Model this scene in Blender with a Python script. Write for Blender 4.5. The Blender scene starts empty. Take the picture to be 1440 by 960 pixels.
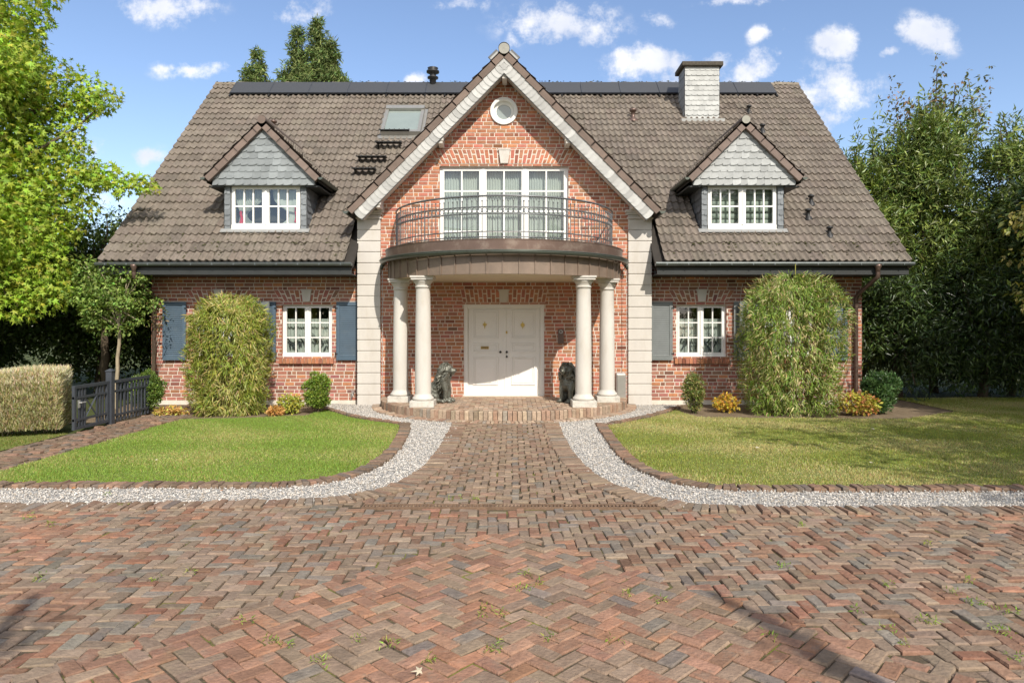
import bpy, math, random
import numpy as np
from mathutils import Vector, Matrix
random.seed(7); rng = np.random.default_rng(11)
C = bpy.context.scene.collection
PI = math.pi
F, H, HZ = 960.0, 1.92, 455.0            # focal length in photo px, eye height, horizon row
def G(px, py, z=0.0):                    # photo pixel on the ground -> world
    Y = (H - z) * F / (py - HZ); return ((px - 720) * Y / F, Y)
def W(px, Y): return (px - 720) * Y / F
def Z(py, Y): return H + (HZ - py) * Y / F
XC = -0.18                                # centre line of the house

# ------------------------------------------------------------------ tagging
def tag(o, label=None, cat=None, group=None, kind=None):
    if label: o['label'] = label
    if cat: o['category'] = cat
    if group: o['group'] = group
    if kind: o['kind'] = kind
    return o
def empty(name, loc=(0, 0, 0), rz=0, parent=None):
    o = bpy.data.objects.new(name, None); C.objects.link(o)
    o.location = loc; o.rotation_euler = (0, 0, rz); o.empty_display_size = .2
    if parent: o.parent = parent
    return o

# ------------------------------------------------------------------ mesh builder
class MB:
    def __init__(s): s.v = []; s.f = []; s.m = []; s.c = []; s.n = 0
    def add(s, v, f, mat=0, col=None):
        v = np.asarray(v, dtype=np.float32).reshape(-1, 3); f = np.asarray(f, dtype=np.int32)
        if len(v) == 0 or len(f) == 0: return s
        s.v.append(v); s.f.append(f + s.n); s.m.append(np.full(len(f), mat, np.int32))
        if col is None: col = (.5, .5, .5)
        col = np.asarray(col, dtype=np.float32)
        if col.ndim == 1: col = np.tile(col[:3], (len(v), 1))
        s.c.append(col[:, :3]); s.n += len(v); return s
    def box(s, x0, x1, y0, y1, z0, z1, mat=0, col=None):
        v = [(x, y, z) for x in (x0, x1) for y in (y0, y1) for z in (z0, z1)]
        f = [(0, 1, 3, 2), (4, 6, 7, 5), (0, 4, 5, 1), (2, 3, 7, 6), (0, 2, 6, 4), (1, 5, 7, 3)]
        return s.add(v, f, mat, col)
    def hull(s, poly, d, mat=0, col=None):      # prism from a planar 3d polygon pushed along d
        p = np.array(poly, dtype=float); n = len(p); v = np.vstack([p, p + np.array(d)])
        if n == 4:
            s.add(v, [(0, 1, 2, 3), (7, 6, 5, 4)] + [(i, i + 4, (i + 1) % 4 + 4, (i + 1) % 4) for i in range(4)], mat, col)
        else:
            tri = [(0, i, i + 1) for i in range(1, n - 1)]
            s.add(v, tri + [(n + a, n + c, n + b) for a, b, c in tri], mat, col)
            s.add(v, [(i, i + n, (i + 1) % n + n, (i + 1) % n) for i in range(n)], mat, col)
        return s
    def tube(s, pts, r, n=8, mat=0, col=None, caps=True):
        pts = [Vector(p) for p in pts]; k = len(pts)
        rr = [r] * k if not hasattr(r, '__len__') else list(r)
        V = []; up = Vector((0, 0, 1)); prev = None
        for i, p in enumerate(pts):
            t = (pts[min(i + 1, k - 1)] - pts[max(i - 1, 0)]).normalized()
            if prev is None:
                a = t.cross(up if abs(t.z) < .9 else Vector((1, 0, 0))).normalized()
            else:
                a = (prev - t * prev.dot(t)).normalized()
            prev = a; b = t.cross(a)
            for j in range(n):
                q = 2 * PI * j / n; V.append(p + (a * math.cos(q) + b * math.sin(q)) * rr[i])
        Fq = [(i * n + j, i * n + (j + 1) % n, (i + 1) * n + (j + 1) % n, (i + 1) * n + j) for i in range(k - 1) for j in range(n)]
        s.add([tuple(q) for q in V], Fq, mat, col)
        if caps and n >= 3:
            for base, c in ((0, pts[0]), ((k - 1) * n, pts[-1])):
                vv = [tuple(V[base + j]) for j in range(n)] + [tuple(c)]
                s.add(vv, [(j, (j + 1) % n, n) for j in range(n)], mat, col)
        return s
    def lathe(s, prof, c, n=24, mat=0, col=None):
        k = len(prof)
        V = [(c[0] + r * math.cos(2 * PI * j / n), c[1] + r * math.sin(2 * PI * j / n), c[2] + z) for r, z in prof for j in range(n)]
        Fq = [(i * n + j, i * n + (j + 1) % n, (i + 1) * n + (j + 1) % n, (i + 1) * n + j) for i in range(k - 1) for j in range(n)]
        return s.add(V, Fq, mat, col)
    def ring(s, c, r0, r1, z0, z1, a0=-90, a1=90, n=64, mat=0, col=None):   # arc block, angle 0 = towards the camera
        V = []
        for i in range(n + 1):
            a = math.radians(a0 + (a1 - a0) * i / n)
            for r, z in ((r0, z0), (r1, z0), (r1, z1), (r0, z1)):
                V.append((c[0] + r * math.sin(a), c[1] - r * math.cos(a), z))
        Fq = [(i * 4 + j, i * 4 + (j + 1) % 4, (i + 1) * 4 + (j + 1) % 4, (i + 1) * 4 + j) for i in range(n) for j in range(4)]
        Fq += [(0, 3, 2, 1), (n * 4, n * 4 + 1, n * 4 + 2, n * 4 + 3)]
        return s.add(V, Fq, mat, col)
    def inst(s, tv, tf, P, R=None, S=None, col=None, mat=0):
        tv = np.asarray(tv, dtype=np.float32); tf = np.asarray(tf, dtype=np.int32); P = np.asarray(P, dtype=np.float32)
        n = len(P)
        if n == 0: return s
        v = np.broadcast_to(tv[None], (n,) + tv.shape).copy()
        if S is not None:
            S = np.asarray(S, dtype=np.float32); S = S[:, None, None] if S.ndim == 1 else S[:, None, :]
            v = v * S
        if R is not None: v = np.einsum('nij,nkj->nki', R.astype(np.float32), v)
        v = v + P[:, None, :]
        f = tf[None] + (np.arange(n, dtype=np.int32) * len(tv))[:, None, None]
        c = None if col is None else np.repeat(np.asarray(col, dtype=np.float32)[:, :3], len(tv), axis=0)
        return s.add(v.reshape(-1, 3), f.reshape(-1, tf.shape[1]), mat, c)
    def build(s, name, mats, parent=None, smooth=False, bevel=0, loc=None):
        me = bpy.data.meshes.new(name)
        if not isinstance(mats, (list, tuple)): mats = [mats]
        v = np.vstack(s.v); nv = len(v)
        lt = np.concatenate([np.full(len(f), f.shape[1], np.int32) for f in s.f])
        li = np.concatenate([f.ravel() for f in s.f])
        ls = np.concatenate([[0], np.cumsum(lt)[:-1]]).astype(np.int32)
        if loc is not None: v = v - np.array(loc, dtype=np.float32)
        me.vertices.add(nv); me.vertices.foreach_set('co', v.ravel())
        me.loops.add(len(li)); me.loops.foreach_set('vertex_index', li)
        me.polygons.add(len(lt)); me.polygons.foreach_set('loop_start', ls)
        try: me.polygons.foreach_set('loop_total', lt)
        except Exception: pass
        me.polygons.foreach_set('material_index', np.concatenate(s.m))
        me.polygons.foreach_set('use_smooth', np.full(len(lt), bool(smooth)))
        a = me.color_attributes.new('col', 'FLOAT_COLOR', 'POINT')
        c = np.ones((nv, 4), np.float32); c[:, :3] = np.vstack(s.c); a.data.foreach_set('color', c.ravel())
        me.update(calc_edges=True)
        for m in mats: me.materials.append(m)
        o = bpy.data.objects.new(name, me); C.objects.link(o)
        if loc is not None: o.location = loc
        if parent:
            o.parent = parent
        if bevel:
            b = o.modifiers.new('bevel', 'BEVEL'); b.width = bevel; b.segments = 2; b.limit_method = 'ANGLE'; b.angle_limit = .6
        return o

# ------------------------------------------------------------------ materials
def newmat(name):
    m = bpy.data.materials.new(name); m.use_nodes = True; nt = m.node_tree; nt.nodes.clear()
    return m, nt, nt.nodes, nt.links
def mat(name, col=None, rough=.8, nscale=6, namt=.25, bump=0, bscale=40, metal=0, attr=False, spec=.4, dirt=None, dscale=1.5, damt=.5, stretch=None, stain2=None):
    m, nt, N, L = newmat(name)
    out = N.new('ShaderNodeOutputMaterial'); P = N.new('ShaderNodeBsdfPrincipled'); L.new(P.outputs[0], out.inputs[0])
    P.inputs['Roughness'].default_value = rough; P.inputs['Metallic'].default_value = metal
    P.inputs['Specular IOR Level'].default_value = spec
    geo = N.new('ShaderNodeNewGeometry'); vec = geo.outputs['Position']
    if stretch:
        mp = N.new('ShaderNodeVectorMath'); mp.operation = 'MULTIPLY'; mp.inputs[1].default_value = stretch; L.new(vec, mp.inputs[0]); vec = mp.outputs[0]
    if attr:
        a = N.new('ShaderNodeAttribute'); a.attribute_name = 'col'; base = a.outputs['Color']
    else:
        r = N.new('ShaderNodeRGB'); r.outputs[0].default_value = (*col, 1); base = r.outputs[0]
    if namt:
        no = N.new('ShaderNodeTexNoise'); no.inputs['Scale'].default_value = nscale; no.inputs['Detail'].default_value = 6; no.inputs['Roughness'].default_value = .65
        L.new(vec, no.inputs['Vector'])
        mr = N.new('ShaderNodeMapRange'); mr.inputs['From Min'].default_value = .25; mr.inputs['From Max'].default_value = .75
        mr.inputs['To Min'].default_value = 1 - namt; mr.inputs['To Max'].default_value = 1 + namt; L.new(no.outputs[0], mr.inputs[0])
        mx = N.new('ShaderNodeVectorMath'); mx.operation = 'SCALE'; L.new(base, mx.inputs[0]); L.new(mr.outputs[0], mx.inputs['Scale']); base = mx.outputs[0]
    for (dc, ds, da, th) in ([(dirt, dscale, damt, .52)] if dirt else []) + ([stain2] if stain2 else []):
        n2 = N.new('ShaderNodeTexNoise'); n2.inputs['Scale'].default_value = ds; n2.inputs['Detail'].default_value = 8; n2.inputs['Roughness'].default_value = .7
        L.new(vec, n2.inputs['Vector'])
        m2 = N.new('ShaderNodeMapRange'); m2.inputs['From Min'].default_value = th; m2.inputs['From Max'].default_value = th + .14; m2.inputs['To Max'].default_value = da
        L.new(n2.outputs[0], m2.inputs[0])
        mm = N.new('ShaderNodeMix'); mm.data_type = 'RGBA'; L.new(m2.outputs[0], mm.inputs[0]); L.new(base, mm.inputs[6]); mm.inputs[7].default_value = (*dc, 1); base = mm.outputs[2]
    L.new(base, P.inputs['Base Color'])
    if bump:
        nb = N.new('ShaderNodeTexNoise'); nb.inputs['Scale'].default_value = bscale; nb.inputs['Detail'].default_value = 5; L.new(vec, nb.inputs['Vector'])
        bp = N.new('ShaderNodeBump'); bp.inputs['Strength'].default_value = bump; bp.inputs['Distance'].default_value = .02; L.new(nb.outputs[0], bp.inputs['Height']); L.new(bp.outputs[0], P.inputs['Normal'])
    return m
def leafmat(name, trans=.3, rough=.5, spec=.35, amt=.2):
    m, nt, N, L = newmat(name)
    out = N.new('ShaderNodeOutputMaterial'); P = N.new('ShaderNodeBsdfPrincipled'); T = N.new('ShaderNodeBsdfTranslucent'); X = N.new('ShaderNodeMixShader')
    a = N.new('ShaderNodeAttribute'); a.attribute_name = 'col'
    P.inputs['Roughness'].default_value = rough; P.inputs['Specular IOR Level'].default_value = spec
    L.new(a.outputs['Color'], P.inputs['Base Color'])
    g = N.new('ShaderNodeMix'); g.data_type = 'RGBA'; g.blend_type = 'MULTIPLY'; g.inputs[0].default_value = 1; L.new(a.outputs['Color'], g.inputs[6]); g.inputs[7].default_value = (1.25, 1.3, .55, 1)
    L.new(g.outputs[2], T.inputs['Color'])
    X.inputs[0].default_value = trans; L.new(P.outputs[0], X.inputs[1]); L.new(T.outputs[0], X.inputs[2]); L.new(X.outputs[0], out.inputs[0])
    return m
def glassmat(name, refl=1.0, tint=(.9, .95, .93), ior=1.9):
    m, nt, N, L = newmat(name)
    out = N.new('ShaderNodeOutputMaterial'); X = N.new('ShaderNodeMixShader'); T = N.new('ShaderNodeBsdfTransparent'); Gs = N.new('ShaderNodeBsdfGlossy')
    T.inputs[0].default_value = (*tint, 1); Gs.inputs['Roughness'].default_value = .015; Lw = N.new('ShaderNodeLayerWeight'); Lw.inputs[0].default_value = .5; Pw = N.new('ShaderNodeMath'); Pw.operation = 'POWER'; Pw.inputs[1].default_value = 4; L.new(Lw.outputs['Facing'], Pw.inputs[0]); Fr = N.new('ShaderNodeMath'); Fr.operation = 'MULTIPLY_ADD'; L.new(Pw.outputs[0], Fr.inputs[0]); Fr.inputs[1].default_value = .8; Fr.inputs[2].default_value = ((ior - 1) / (ior + 1)) ** 2
    no = N.new('ShaderNodeTexNoise'); no.inputs['Scale'].default_value = 1.6; geo = N.new('ShaderNodeNewGeometry'); L.new(geo.outputs['Position'], no.inputs['Vector'])
    bp = N.new('ShaderNodeBump'); bp.inputs['Strength'].default_value = .12; bp.inputs['Distance'].default_value = .02; L.new(no.outputs[0], bp.inputs['Height']); L.new(bp.outputs[0], Gs.inputs['Normal'])
    L.new(Fr.outputs[0], X.inputs[0]); L.new(T.outputs[0], X.inputs[1]); L.new(Gs.outputs[0], X.inputs[2]); L.new(X.outputs[0], out.inputs[0])
    return m

M = {}
M['brick'] = mat('brick', attr=True, rough=.9, nscale=14, namt=.22, bump=.35, bscale=60, spec=.2)
M['mortar'] = mat('mortar', (.68, .62, .53), .95, 5, .10, .3, 80, spec=.1, dirt=(.52, .46, .39), dscale=2, damt=.3)
M['paver'] = mat('paver', attr=True, rough=.92, nscale=16, namt=.26, bump=.6, bscale=38, spec=.10, dirt=(.235, .180, .135), dscale=7.5, damt=.62, stain2=((.12, .13, .05), 2.2, .25, .60))
M['joint'] = mat('joint', (.095, .075, .052), .95, 14, .35, .6, 50, spec=.1, dirt=(.20, .21, .04), dscale=1.8, damt=.9)
M['soil'] = mat('soil', (.19, .145, .095), .95, 5, .35, .8, 22, spec=.1, dirt=(.10, .07, .045), dscale=2.5, damt=.6)
M['ground'] = mat('ground', (.07, .085, .03), .95, 3, .35, .6, 12, spec=.1, dirt=(.09, .06, .035), dscale=.7, damt=.7)
M['lawn'] = mat('lawn', (.17, .19, .06), .95, 8, .3, .6, 60, spec=.1, dirt=(.19, .17, .07), dscale=1.2, damt=.5)
M['gravelbase'] = mat('gravel_base', (.36, .35, .33), .95, 40, .4, 1, 70, spec=.1)
M['stone'] = mat('gravel_stone', attr=True, rough=.85, nscale=30, namt=.15, spec=.2)
M['cream'] = mat('cream_stone', (.57, .535, .485), .85, 3, .07, .12, 90, spec=.2, dirt=(.46, .41, .34), dscale=2.4, damt=.42, stretch=(1, 1, .3))
M['column'] = mat('column_stone', (.57, .54, .49), .8, 4, .07, .15, 70, spec=.25, dirt=(.46, .41, .33), dscale=3, damt=.42, stretch=(1, 1, .3))
M['plinth'] = mat('weathered_stone', (.55, .52, .46), .9, 10, .18, .3, 50, spec=.2, dirt=(.22, .21, .17), dscale=8, damt=.5)
M['white'] = mat('white_paint', (.80, .79, .75), .45, 4, .03, 0, spec=.4)
M['doorpaint'] = mat('door_paint', (.80, .78, .73), .5, 3, .03, .04, 30, spec=.35)
M['shutter_blue'] = mat('shutter_blue', (.075, .115, .155), .55, 5, .12, spec=.4, dirt=(.12, .15, .17), dscale=3, damt=.4)
M['shutter_sunlit_grey'] = mat('shutter_sunlit_grey', (.17, .185, .18), .6, 5, .12, spec=.4)  # grey tone carries the sun glancing off shutters turned at an angle
M['tile'] = mat('roof_tile', attr=True, rough=.92, nscale=9, namt=.25, bump=.4, bscale=45, spec=.15, dirt=(.27, .235, .19), dscale=1.1, damt=.45, stain2=((.07, .06, .045), 5, .65, .585))
M['underlay'] = mat('roof_underlay', (.035, .03, .025), .9, 5, .2)
M['verge'] = mat('verge_tile', attr=True, rough=.75, nscale=7, namt=.15, spec=.3, bump=.1)
M['slate'] = mat('slate', attr=True, rough=.65, nscale=10, namt=.13, bump=.12, bscale=25, spec=.3)
M['fascia'] = mat('dark_fascia', (.032, .035, .034), .55, 4, .15, spec=.4)
M['gutter'] = mat('grey_gutter', (.17, .19, .19), .38, 4, .15, metal=.55, spec=.5)
M['gutgreen'] = mat('green_gutter', (.11, .125, .105), .4, 4, .2, metal=.5, dirt=(.06, .06, .045), dscale=4)
M['pipe'] = mat('brown_pipe', (.15, .10, .08), .4, 3, .15, metal=.5, spec=.5)
M['copper'] = mat('brown_copper', (.215, .16, .12), .5, 3, .18, .05, 8, metal=.2, spec=.5, dirt=(.30, .22, .17), dscale=2.2, damt=.5)
M['copper2'] = mat('brown_copper_cap', (.17, .115, .09), .42, 3, .18, .05, 8, metal=.45, dirt=(.30, .24, .19), dscale=3, damt=.6)
M['soffit'] = mat('cream_soffit', (.66, .58, .44), .8, 3, .08, spec=.2)
M['iron'] = mat('grey_iron', (.16, .165, .17), .4, 6, .15, metal=.6, spec=.5)
M['fence'] = mat('anthracite_paint', (.05, .056, .068), .5, 6, .2, spec=.4)
M['black'] = mat('black', (.02, .02, .02), .5, 6, .1)
M['brass'] = mat('brass', (.55, .40, .12), .35, 20, .25, metal=.9, bump=.3, bscale=60)
M['bronze'] = mat('bronze', (.14, .14, .115), .42, 14, .35, .5, 40, metal=.55, spec=.5, dirt=(.26, .27, .22), dscale=12, damt=.5)
M['solar'] = mat('solar', (.05, .052, .055), .5, 30, .15, metal=.0, spec=.6)
M['alu'] = mat('aluminium', (.36, .35, .32), .45, 5, .08, metal=.6)
M['glass'] = glassmat('window_glass', ior=2.1, tint=(.86, .92, .90))
M['skyglass'] = glassmat('skylight_glass', ior=2.3, tint=(.8, .85, .85))
M['curtain'] = mat('curtain', (.44, .455, .42), .9, 3, .06, spec=.1)
M['blind_or_sky_sheet'] = mat('blind_or_sky_sheet', (.36, .39, .34), .9, 3, .05, spec=.1)
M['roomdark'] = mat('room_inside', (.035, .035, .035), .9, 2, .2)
M['red'] = mat('red_cloth', (.5, .02, .05), .8, 5, .1)
M['bark'] = mat('bark', (.11, .085, .06), .95, 10, .35, 1, 25, spec=.1, stretch=(1, 1, .3))
M['palebark'] = mat('pale_bark', (.30, .25, .17), .95, 10, .35, .8, 25, spec=.1, stretch=(1, 1, .3))
M['leaf'] = leafmat('leaf'); M['leafdark'] = leafmat('leaf_glossy', .15, .38, .5); M['needle'] = leafmat('needle', .1, .7, .2)
M['straw'] = leafmat('straw', .25, .8, .1); M['grass'] = leafmat('grass_blade', .3, .6, .25)
M['moss'] = mat('moss', (.07, .075, .025), .95, 30, .5, 1, 60, spec=.1)
M['capstone'] = mat('cap_stone', (.085, .075, .06), .95, 12, .4, .6, 40, spec=.1)
M['rust'] = mat('rusty_iron', (.20, .13, .085), .75, 12, .3, .3, 40, metal=.3)
M['galv'] = mat('galvanised', (.42, .42, .40), .5, 8, .15, metal=.4, dirt=(.2, .19, .17), dscale=6, damt=.4)

# ------------------------------------------------------------------ brickwork
def brickcols(n, base, var=.2, dark=.1, alt=None, alt_p=0.):
    b = np.array(base)[None] * (1 + var * rng.standard_normal((n, 1)) * .55) * (1 + .06 * rng.standard_normal((n, 3)))
    dm = rng.random(n) < dark; b[dm] *= rng.uniform(.5, .75, (dm.sum(), 1))
    if alt is not None:
        am = rng.random(n) < alt_p; b[am] = np.array(alt)[None] * (1 + .15 * rng.standard_normal((am.sum(), 1)))
    return np.clip(b, .01, .9)
COURSE = .0875
def bands(x0, x1, z, dz, holes, xlim):
    lo, hi = x0, x1
    if xlim:
        l, h = xlim(z + dz / 2); lo = max(lo, l); hi = min(hi, h)
    iv = [(lo, hi)] if hi > lo else []
    for hx0, hx1, hz0, hz1 in holes:
        if hz0 < z + dz / 2 < hz1:
            nv = []
            for a, b in iv:
                if hx1 <= a or hx0 >= b: nv.append((a, b)); continue
                if hx0 > a: nv.append((a, hx0))
                if hx1 < b: nv.append((hx1, b))
            iv = nv
    return iv
def brick_wall(mb, x0, x1, z0, z1, Y, holes=(), xlim=None, base=(.40, .135, .075), T=None, depth=.25, reveal=True, dark=.10):
    """brick face looking to -Y (or mapped by T) ; mat 0 brick, mat 1 mortar"""
    T = T or (lambda v: v)
    rows = int(math.ceil((z1 - z0) / COURSE)); br = []; j = .020
    for r in range(rows):
        z = z0 + r * COURSE; dz = min(COURSE, z1 - z)
        iv = bands(x0, x1, z, dz, holes, xlim)
        for a, b in iv:
            v = np.array([(a, Y + .008, z), (b, Y + .008, z), (b, Y + .008, z + dz), (a, Y + .008, z + dz)]); mb.add(T(v), [(0, 1, 2, 3)], 1)
        x = x0 - random.random() * .3
        while x < x1:
            w = .225 if random.random() < .70 else .108
            xa, xb = x + j / 2, x + w - j / 2 + .004; x += w + .004
            for a, b in iv:
                ca, cb = max(xa, a), min(xb, b)
                if cb - ca > .02: br.append((ca, cb, z + j / 2, z + dz - j / 2))
    br = np.array(br); n = len(br)
    tv = np.array([(0, 0, 0), (1, 0, 0), (1, 0, 1), (0, 0, 1), (0, 1, 0), (1, 1, 0), (1, 1, 1), (0, 1, 1)], float)
    tf = np.array([(0, 1, 2, 3), (0, 4, 5, 1), (1, 5, 6, 2), (2, 6, 7, 3), (3, 7, 4, 0)])
    off = rng.uniform(-.002, .002, n)
    P = np.stack([br[:, 0], Y - .001 + off, br[:, 2]], 1); S = np.stack([br[:, 1] - br[:, 0], np.full(n, .014), br[:, 3] - br[:, 2]], 1)
    v = (tv[None] * S[:, None] + P[:, None]).reshape(-1, 3)
    f = (tf[None] + (np.arange(n) * 8)[:, None, None]).reshape(-1, 4)
    mb.add(T(v), f, 0, np.repeat(brickcols(n, base, .2, dark, (.46, .20, .10), .12), 8, axis=0))
    if reveal:
        for a, b, c, d in holes:
            if b - a > 3.5 or d - c < .2: continue
            for q in ([(a, c), (a, d)], [(b, d), (b, c)], [(a, d), (b, d)], [(b, c), (a, c)]):
                (p0, q0), (p1, q1) = q
                v = np.array([(p0, Y + .008, q0), (p1, Y + .008, q1), (p1, Y + depth, q1), (p0, Y + depth, q0)]); mb.add(T(v), [(0, 1, 2, 3)], 0, (.36, .15, .09))
def jack_arch(mb, xa, xb, z0, z1, Y, base=(.40, .135, .075), spread=.16):
    """splayed soldier course: mortar plate (1) and two staggered ranks of bricks (0)"""
    yp = Y - .006; xc = (xa + xb) / 2; h = z1 - z0; W_ = (xb - xa)
    mb.hull([(xa - .0, yp, z0), (xb, yp, z0), (xb + spread, yp, z1), (xa - spread, yp, z1)], (0, .02, 0), 1)
    n = int(W_ / .092); j = .024
    for i in range(n):
        s0, s1 = i / n, (i + 1) / n
        def X(s, t): return xa - spread * t + s * (W_ + 2 * spread * t)
        segs = [(0, .65), (.67, 1)] if i % 2 else [(0, .33), (.35, 1)]
        for t0, t1 in segs:
            jj = j / 2
            q = [(X(s0, t0) + jj, z0 + h * t0 + jj), (X(s1, t0) - jj, z0 + h * t0 + jj), (X(s1, t1) - jj, z0 + h * t1 - jj), (X(s0, t1) + jj, z0 + h * t1 - jj)]
            mb.hull([(x, yp - .007, z) for x, z in q], (0, .012, 0), 0, brickcols(1, base, .15, .08)[0])
def keystone(mb, xc, z0, z1, Y, w0=.17, w1=.24, m=0):
    mb.hull([(xc - w0 / 2, Y - .045, z0), (xc + w0 / 2, Y - .045, z0), (xc + w1 / 2, Y - .045, z1), (xc - w1 / 2, Y - .045, z1)], (0, .06, 0), m)
    mb.box(xc - w1 / 2 - .015, xc + w1 / 2 + .015, Y - .055, Y + .01, z1 - .03, z1 + .006, m)

# ------------------------------------------------------------------ frames for scattered things
def rotmats(d, nrm):
    """local y -> d, local z ~ nrm"""
    d = d / (np.linalg.norm(d, axis=1, keepdims=True) + 1e-9)
    n = nrm - d * np.sum(d * nrm, 1, keepdims=True); n = n / (np.linalg.norm(n, axis=1, keepdims=True) + 1e-9)
    x = np.cross(d, n); return np.stack([x, d, n], axis=2)
def rdir(n):
    v = rng.standard_normal((n, 3)); return v / np.linalg.norm(v, axis=1, keepdims=True)
OVAL = (np.array([(0, 0, 0), (.27, .45, .06), (0, 1, -.05), (-.27, .45, .06)]), np.array([(0, 1, 2), (0, 2, 3)]))
LANCE = (np.array([(0, 0, 0), (.12, .35, .03), (0, 1, -.15), (-.12, .35, .03)]), np.array([(0, 1, 2), (0, 2, 3)]))
BLADE = (np.array([(-.06, 0, 0), (.06, 0, 0), (.05, .5, .04), (-.05, .5, .04), (0, 1, -.12)]), None)
def star():
    v = [(0, .25, .04)]
    R = [1.0, .34, .78, .30, .55, .22]; 
    ang = [0, 28, 58, 88, 118, 150]
    pts = [(r, a) for r, a in zip(R, ang)]
    ring = pts + [(.12, 180)] + [(r, -a) for r, a in reversed(pts[1:])]
    for r, a in ring:
        a = math.radians(a); v.append((r * .75 * math.sin(a), .25 + r * .75 * math.cos(a), -.06 * r))
    n = len(ring); return np.array(v), np.array([(0, 1 + i, 1 + (i + 1) % n) for i in range(n)])
STAR = star()

def leafcols(n, base, var=.25, alt=None, alt_p=0.):
    c = np.array(base)[None] * (1 + var * rng.uniform(-1, 1, (n, 1))) * (1 + .10 * rng.standard_normal((n, 3)))
    if alt is not None:
        a = rng.random(n) < alt_p; c[a] = np.array(alt)[None] * (1 + .25 * rng.uniform(-1, 1, (a.sum(), 1)))
    return np.clip(c, .005, .9)
def clump_leaves(mb, cl, dens, size, tmpl=OVAL, base=(.07, .11, .02), alt=None, alt_p=0., droop=.4, var=.3, flat=.8, up=.5, szv=.35, outw=.6, hue_by_clump=.18):
    """cl: array of (x,y,z,r); dens: leaves per unit r^2"""
    tv, tf = tmpl
    cl = np.asarray(cl, float); cnt = np.maximum((dens * cl[:, 3] ** 2).astype(int), 6)
    idx = np.repeat(np.arange(len(cl)), cnt); n = len(idx)
    d = rdir(n); rad = cl[idx, 3] * (.35 + .72 * rng.random(n) ** .55)
    P = cl[idx, :3] + d * rad[:, None] * np.array([1, 1, flat])
    out = d * outw + rdir(n) * .75; out[:, 2] -= droop
    nrm = d * .5 + rdir(n) * .55; nrm[:, 2] += up
    R = rotmats(out, nrm); S = size * (1 + szv * rng.uniform(-1, 1, n))
    c = leafcols(n, base, var, alt, alt_p)
    k = 1 + hue_by_clump * rng.standard_normal(len(cl)); c = c * np.clip(k[idx], .5, 1.6)[:, None]
    mb.inst(tv, tf, P, R, S, c)
def ell_clumps(c, rad, n, r0, r1, shell=.55, low=None, jitter=.12):
    d = rdir(n); t = shell + (1 - shell) * rng.random(n) ** .6
    lump = 1 + jitter * np.sin(3.1 * d[:, 0] * 2 + 5 * d[:, 2]) + jitter * rng.standard_normal(n)
    P = np.array(c)[None] + d * np.array(rad)[None] * (t * lump)[:, None]
    if low is not None: P[:, 2] = np.maximum(P[:, 2], low)
    return np.hstack([P, rng.uniform(r0, r1, (n, 1))])
def limb(mb, a, b, r0, r1, wob=.12, n=6, col=None):
    a = Vector(a); b = Vector(b); L_ = (b - a).length; pts = []
    for i in range(n + 1):
        t = i / n; p = a.lerp(b, t)
        p += Vector((random.uniform(-1, 1), random.uniform(-1, 1), random.uniform(-.3, .6))) * wob * L_ * .3 * math.sin(PI * t)
        pts.append(p)
    mb.tube(pts, [r0 + (r1 - r0) * i / n for i in range(n + 1)], 7)
def tree(name, label, cat, base, h_fork, trunk_r, clumps, leafargs, leafm, bark='bark', group=None, nlimb=14, twigs=True, fill=0):
    root = empty(name, (base[0], base[1], 0)); tag(root, label, cat, group)
    tb = MB(); top = Vector((base[0] + random.uniform(-.1, .1), base[1], h_fork))
    limb(tb, (base[0], base[1], -.05), top, trunk_r, trunk_r * .7, .08)
    cl = np.asarray(clumps); o = rng.permutation(len(cl))[:nlimb]
    zc = cl[:, 2].max(); lead = Vector((base[0], base[1], min(h_fork + (zc - h_fork) * .75, zc)))
    limb(tb, top, lead, trunk_r * .68, trunk_r * .15, .1, 8)
    for i in o:
        t = random.uniform(0, .85); st = top.lerp(lead, t); limb(tb, st, cl[i, :3], trunk_r * .35 * (1 - t * .5), .012, .15)
    tb.build('trunk', M[bark], root, smooth=True).location = (-base[0], -base[1], 0)
    lb = MB(); clump_leaves(lb, cl, **leafargs)
    if fill:
        fa = dict(leafargs); fa['size'] = leafargs['size'] * 1.45; fa['flat'] = .8; fa['dens'] = fill; fa['base'] = tuple(np.array(leafargs['base']) * .9); fc = cl.copy(); ctr = fc[:, :3].mean(0); fc[:, :3] = ctr + (fc[:, :3] - ctr) * .84; fc[:, 3] *= .9; clump_leaves(lb, fc, **fa)
    lb.build('crown', leafm, root).location = (-base[0], -base[1], 0)
    return root

# ================================================================== HOUSE
house = empty('house', (XC, 16, 0))
tag(house, 'red brick country house with brown tiled roof, central gable and curved columned balcony', 'house')
def part(mb, name, mats, parent=None, label=None, **k):
    o = mb.build(name, mats, None, **k)
    p = parent or house; o.parent = p
    # keep world placement
    off = Vector((0, 0, 0)); q = p
    while q is not None: off += Vector(q.location); q = q.parent
    o.location = Vector(o.location) - off
    if label: o['label'] = label
    return o
Y0, YW = 16.0, 16.3
XL, XR = W(213, YW), W(1212, YW)
BAYL, BAYR = W(503, Y0), W(916, Y0)
YB = 26.9
BR_BAY = (.43, .18, .112); BR_WING = (.36, .16, .115)
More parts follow.
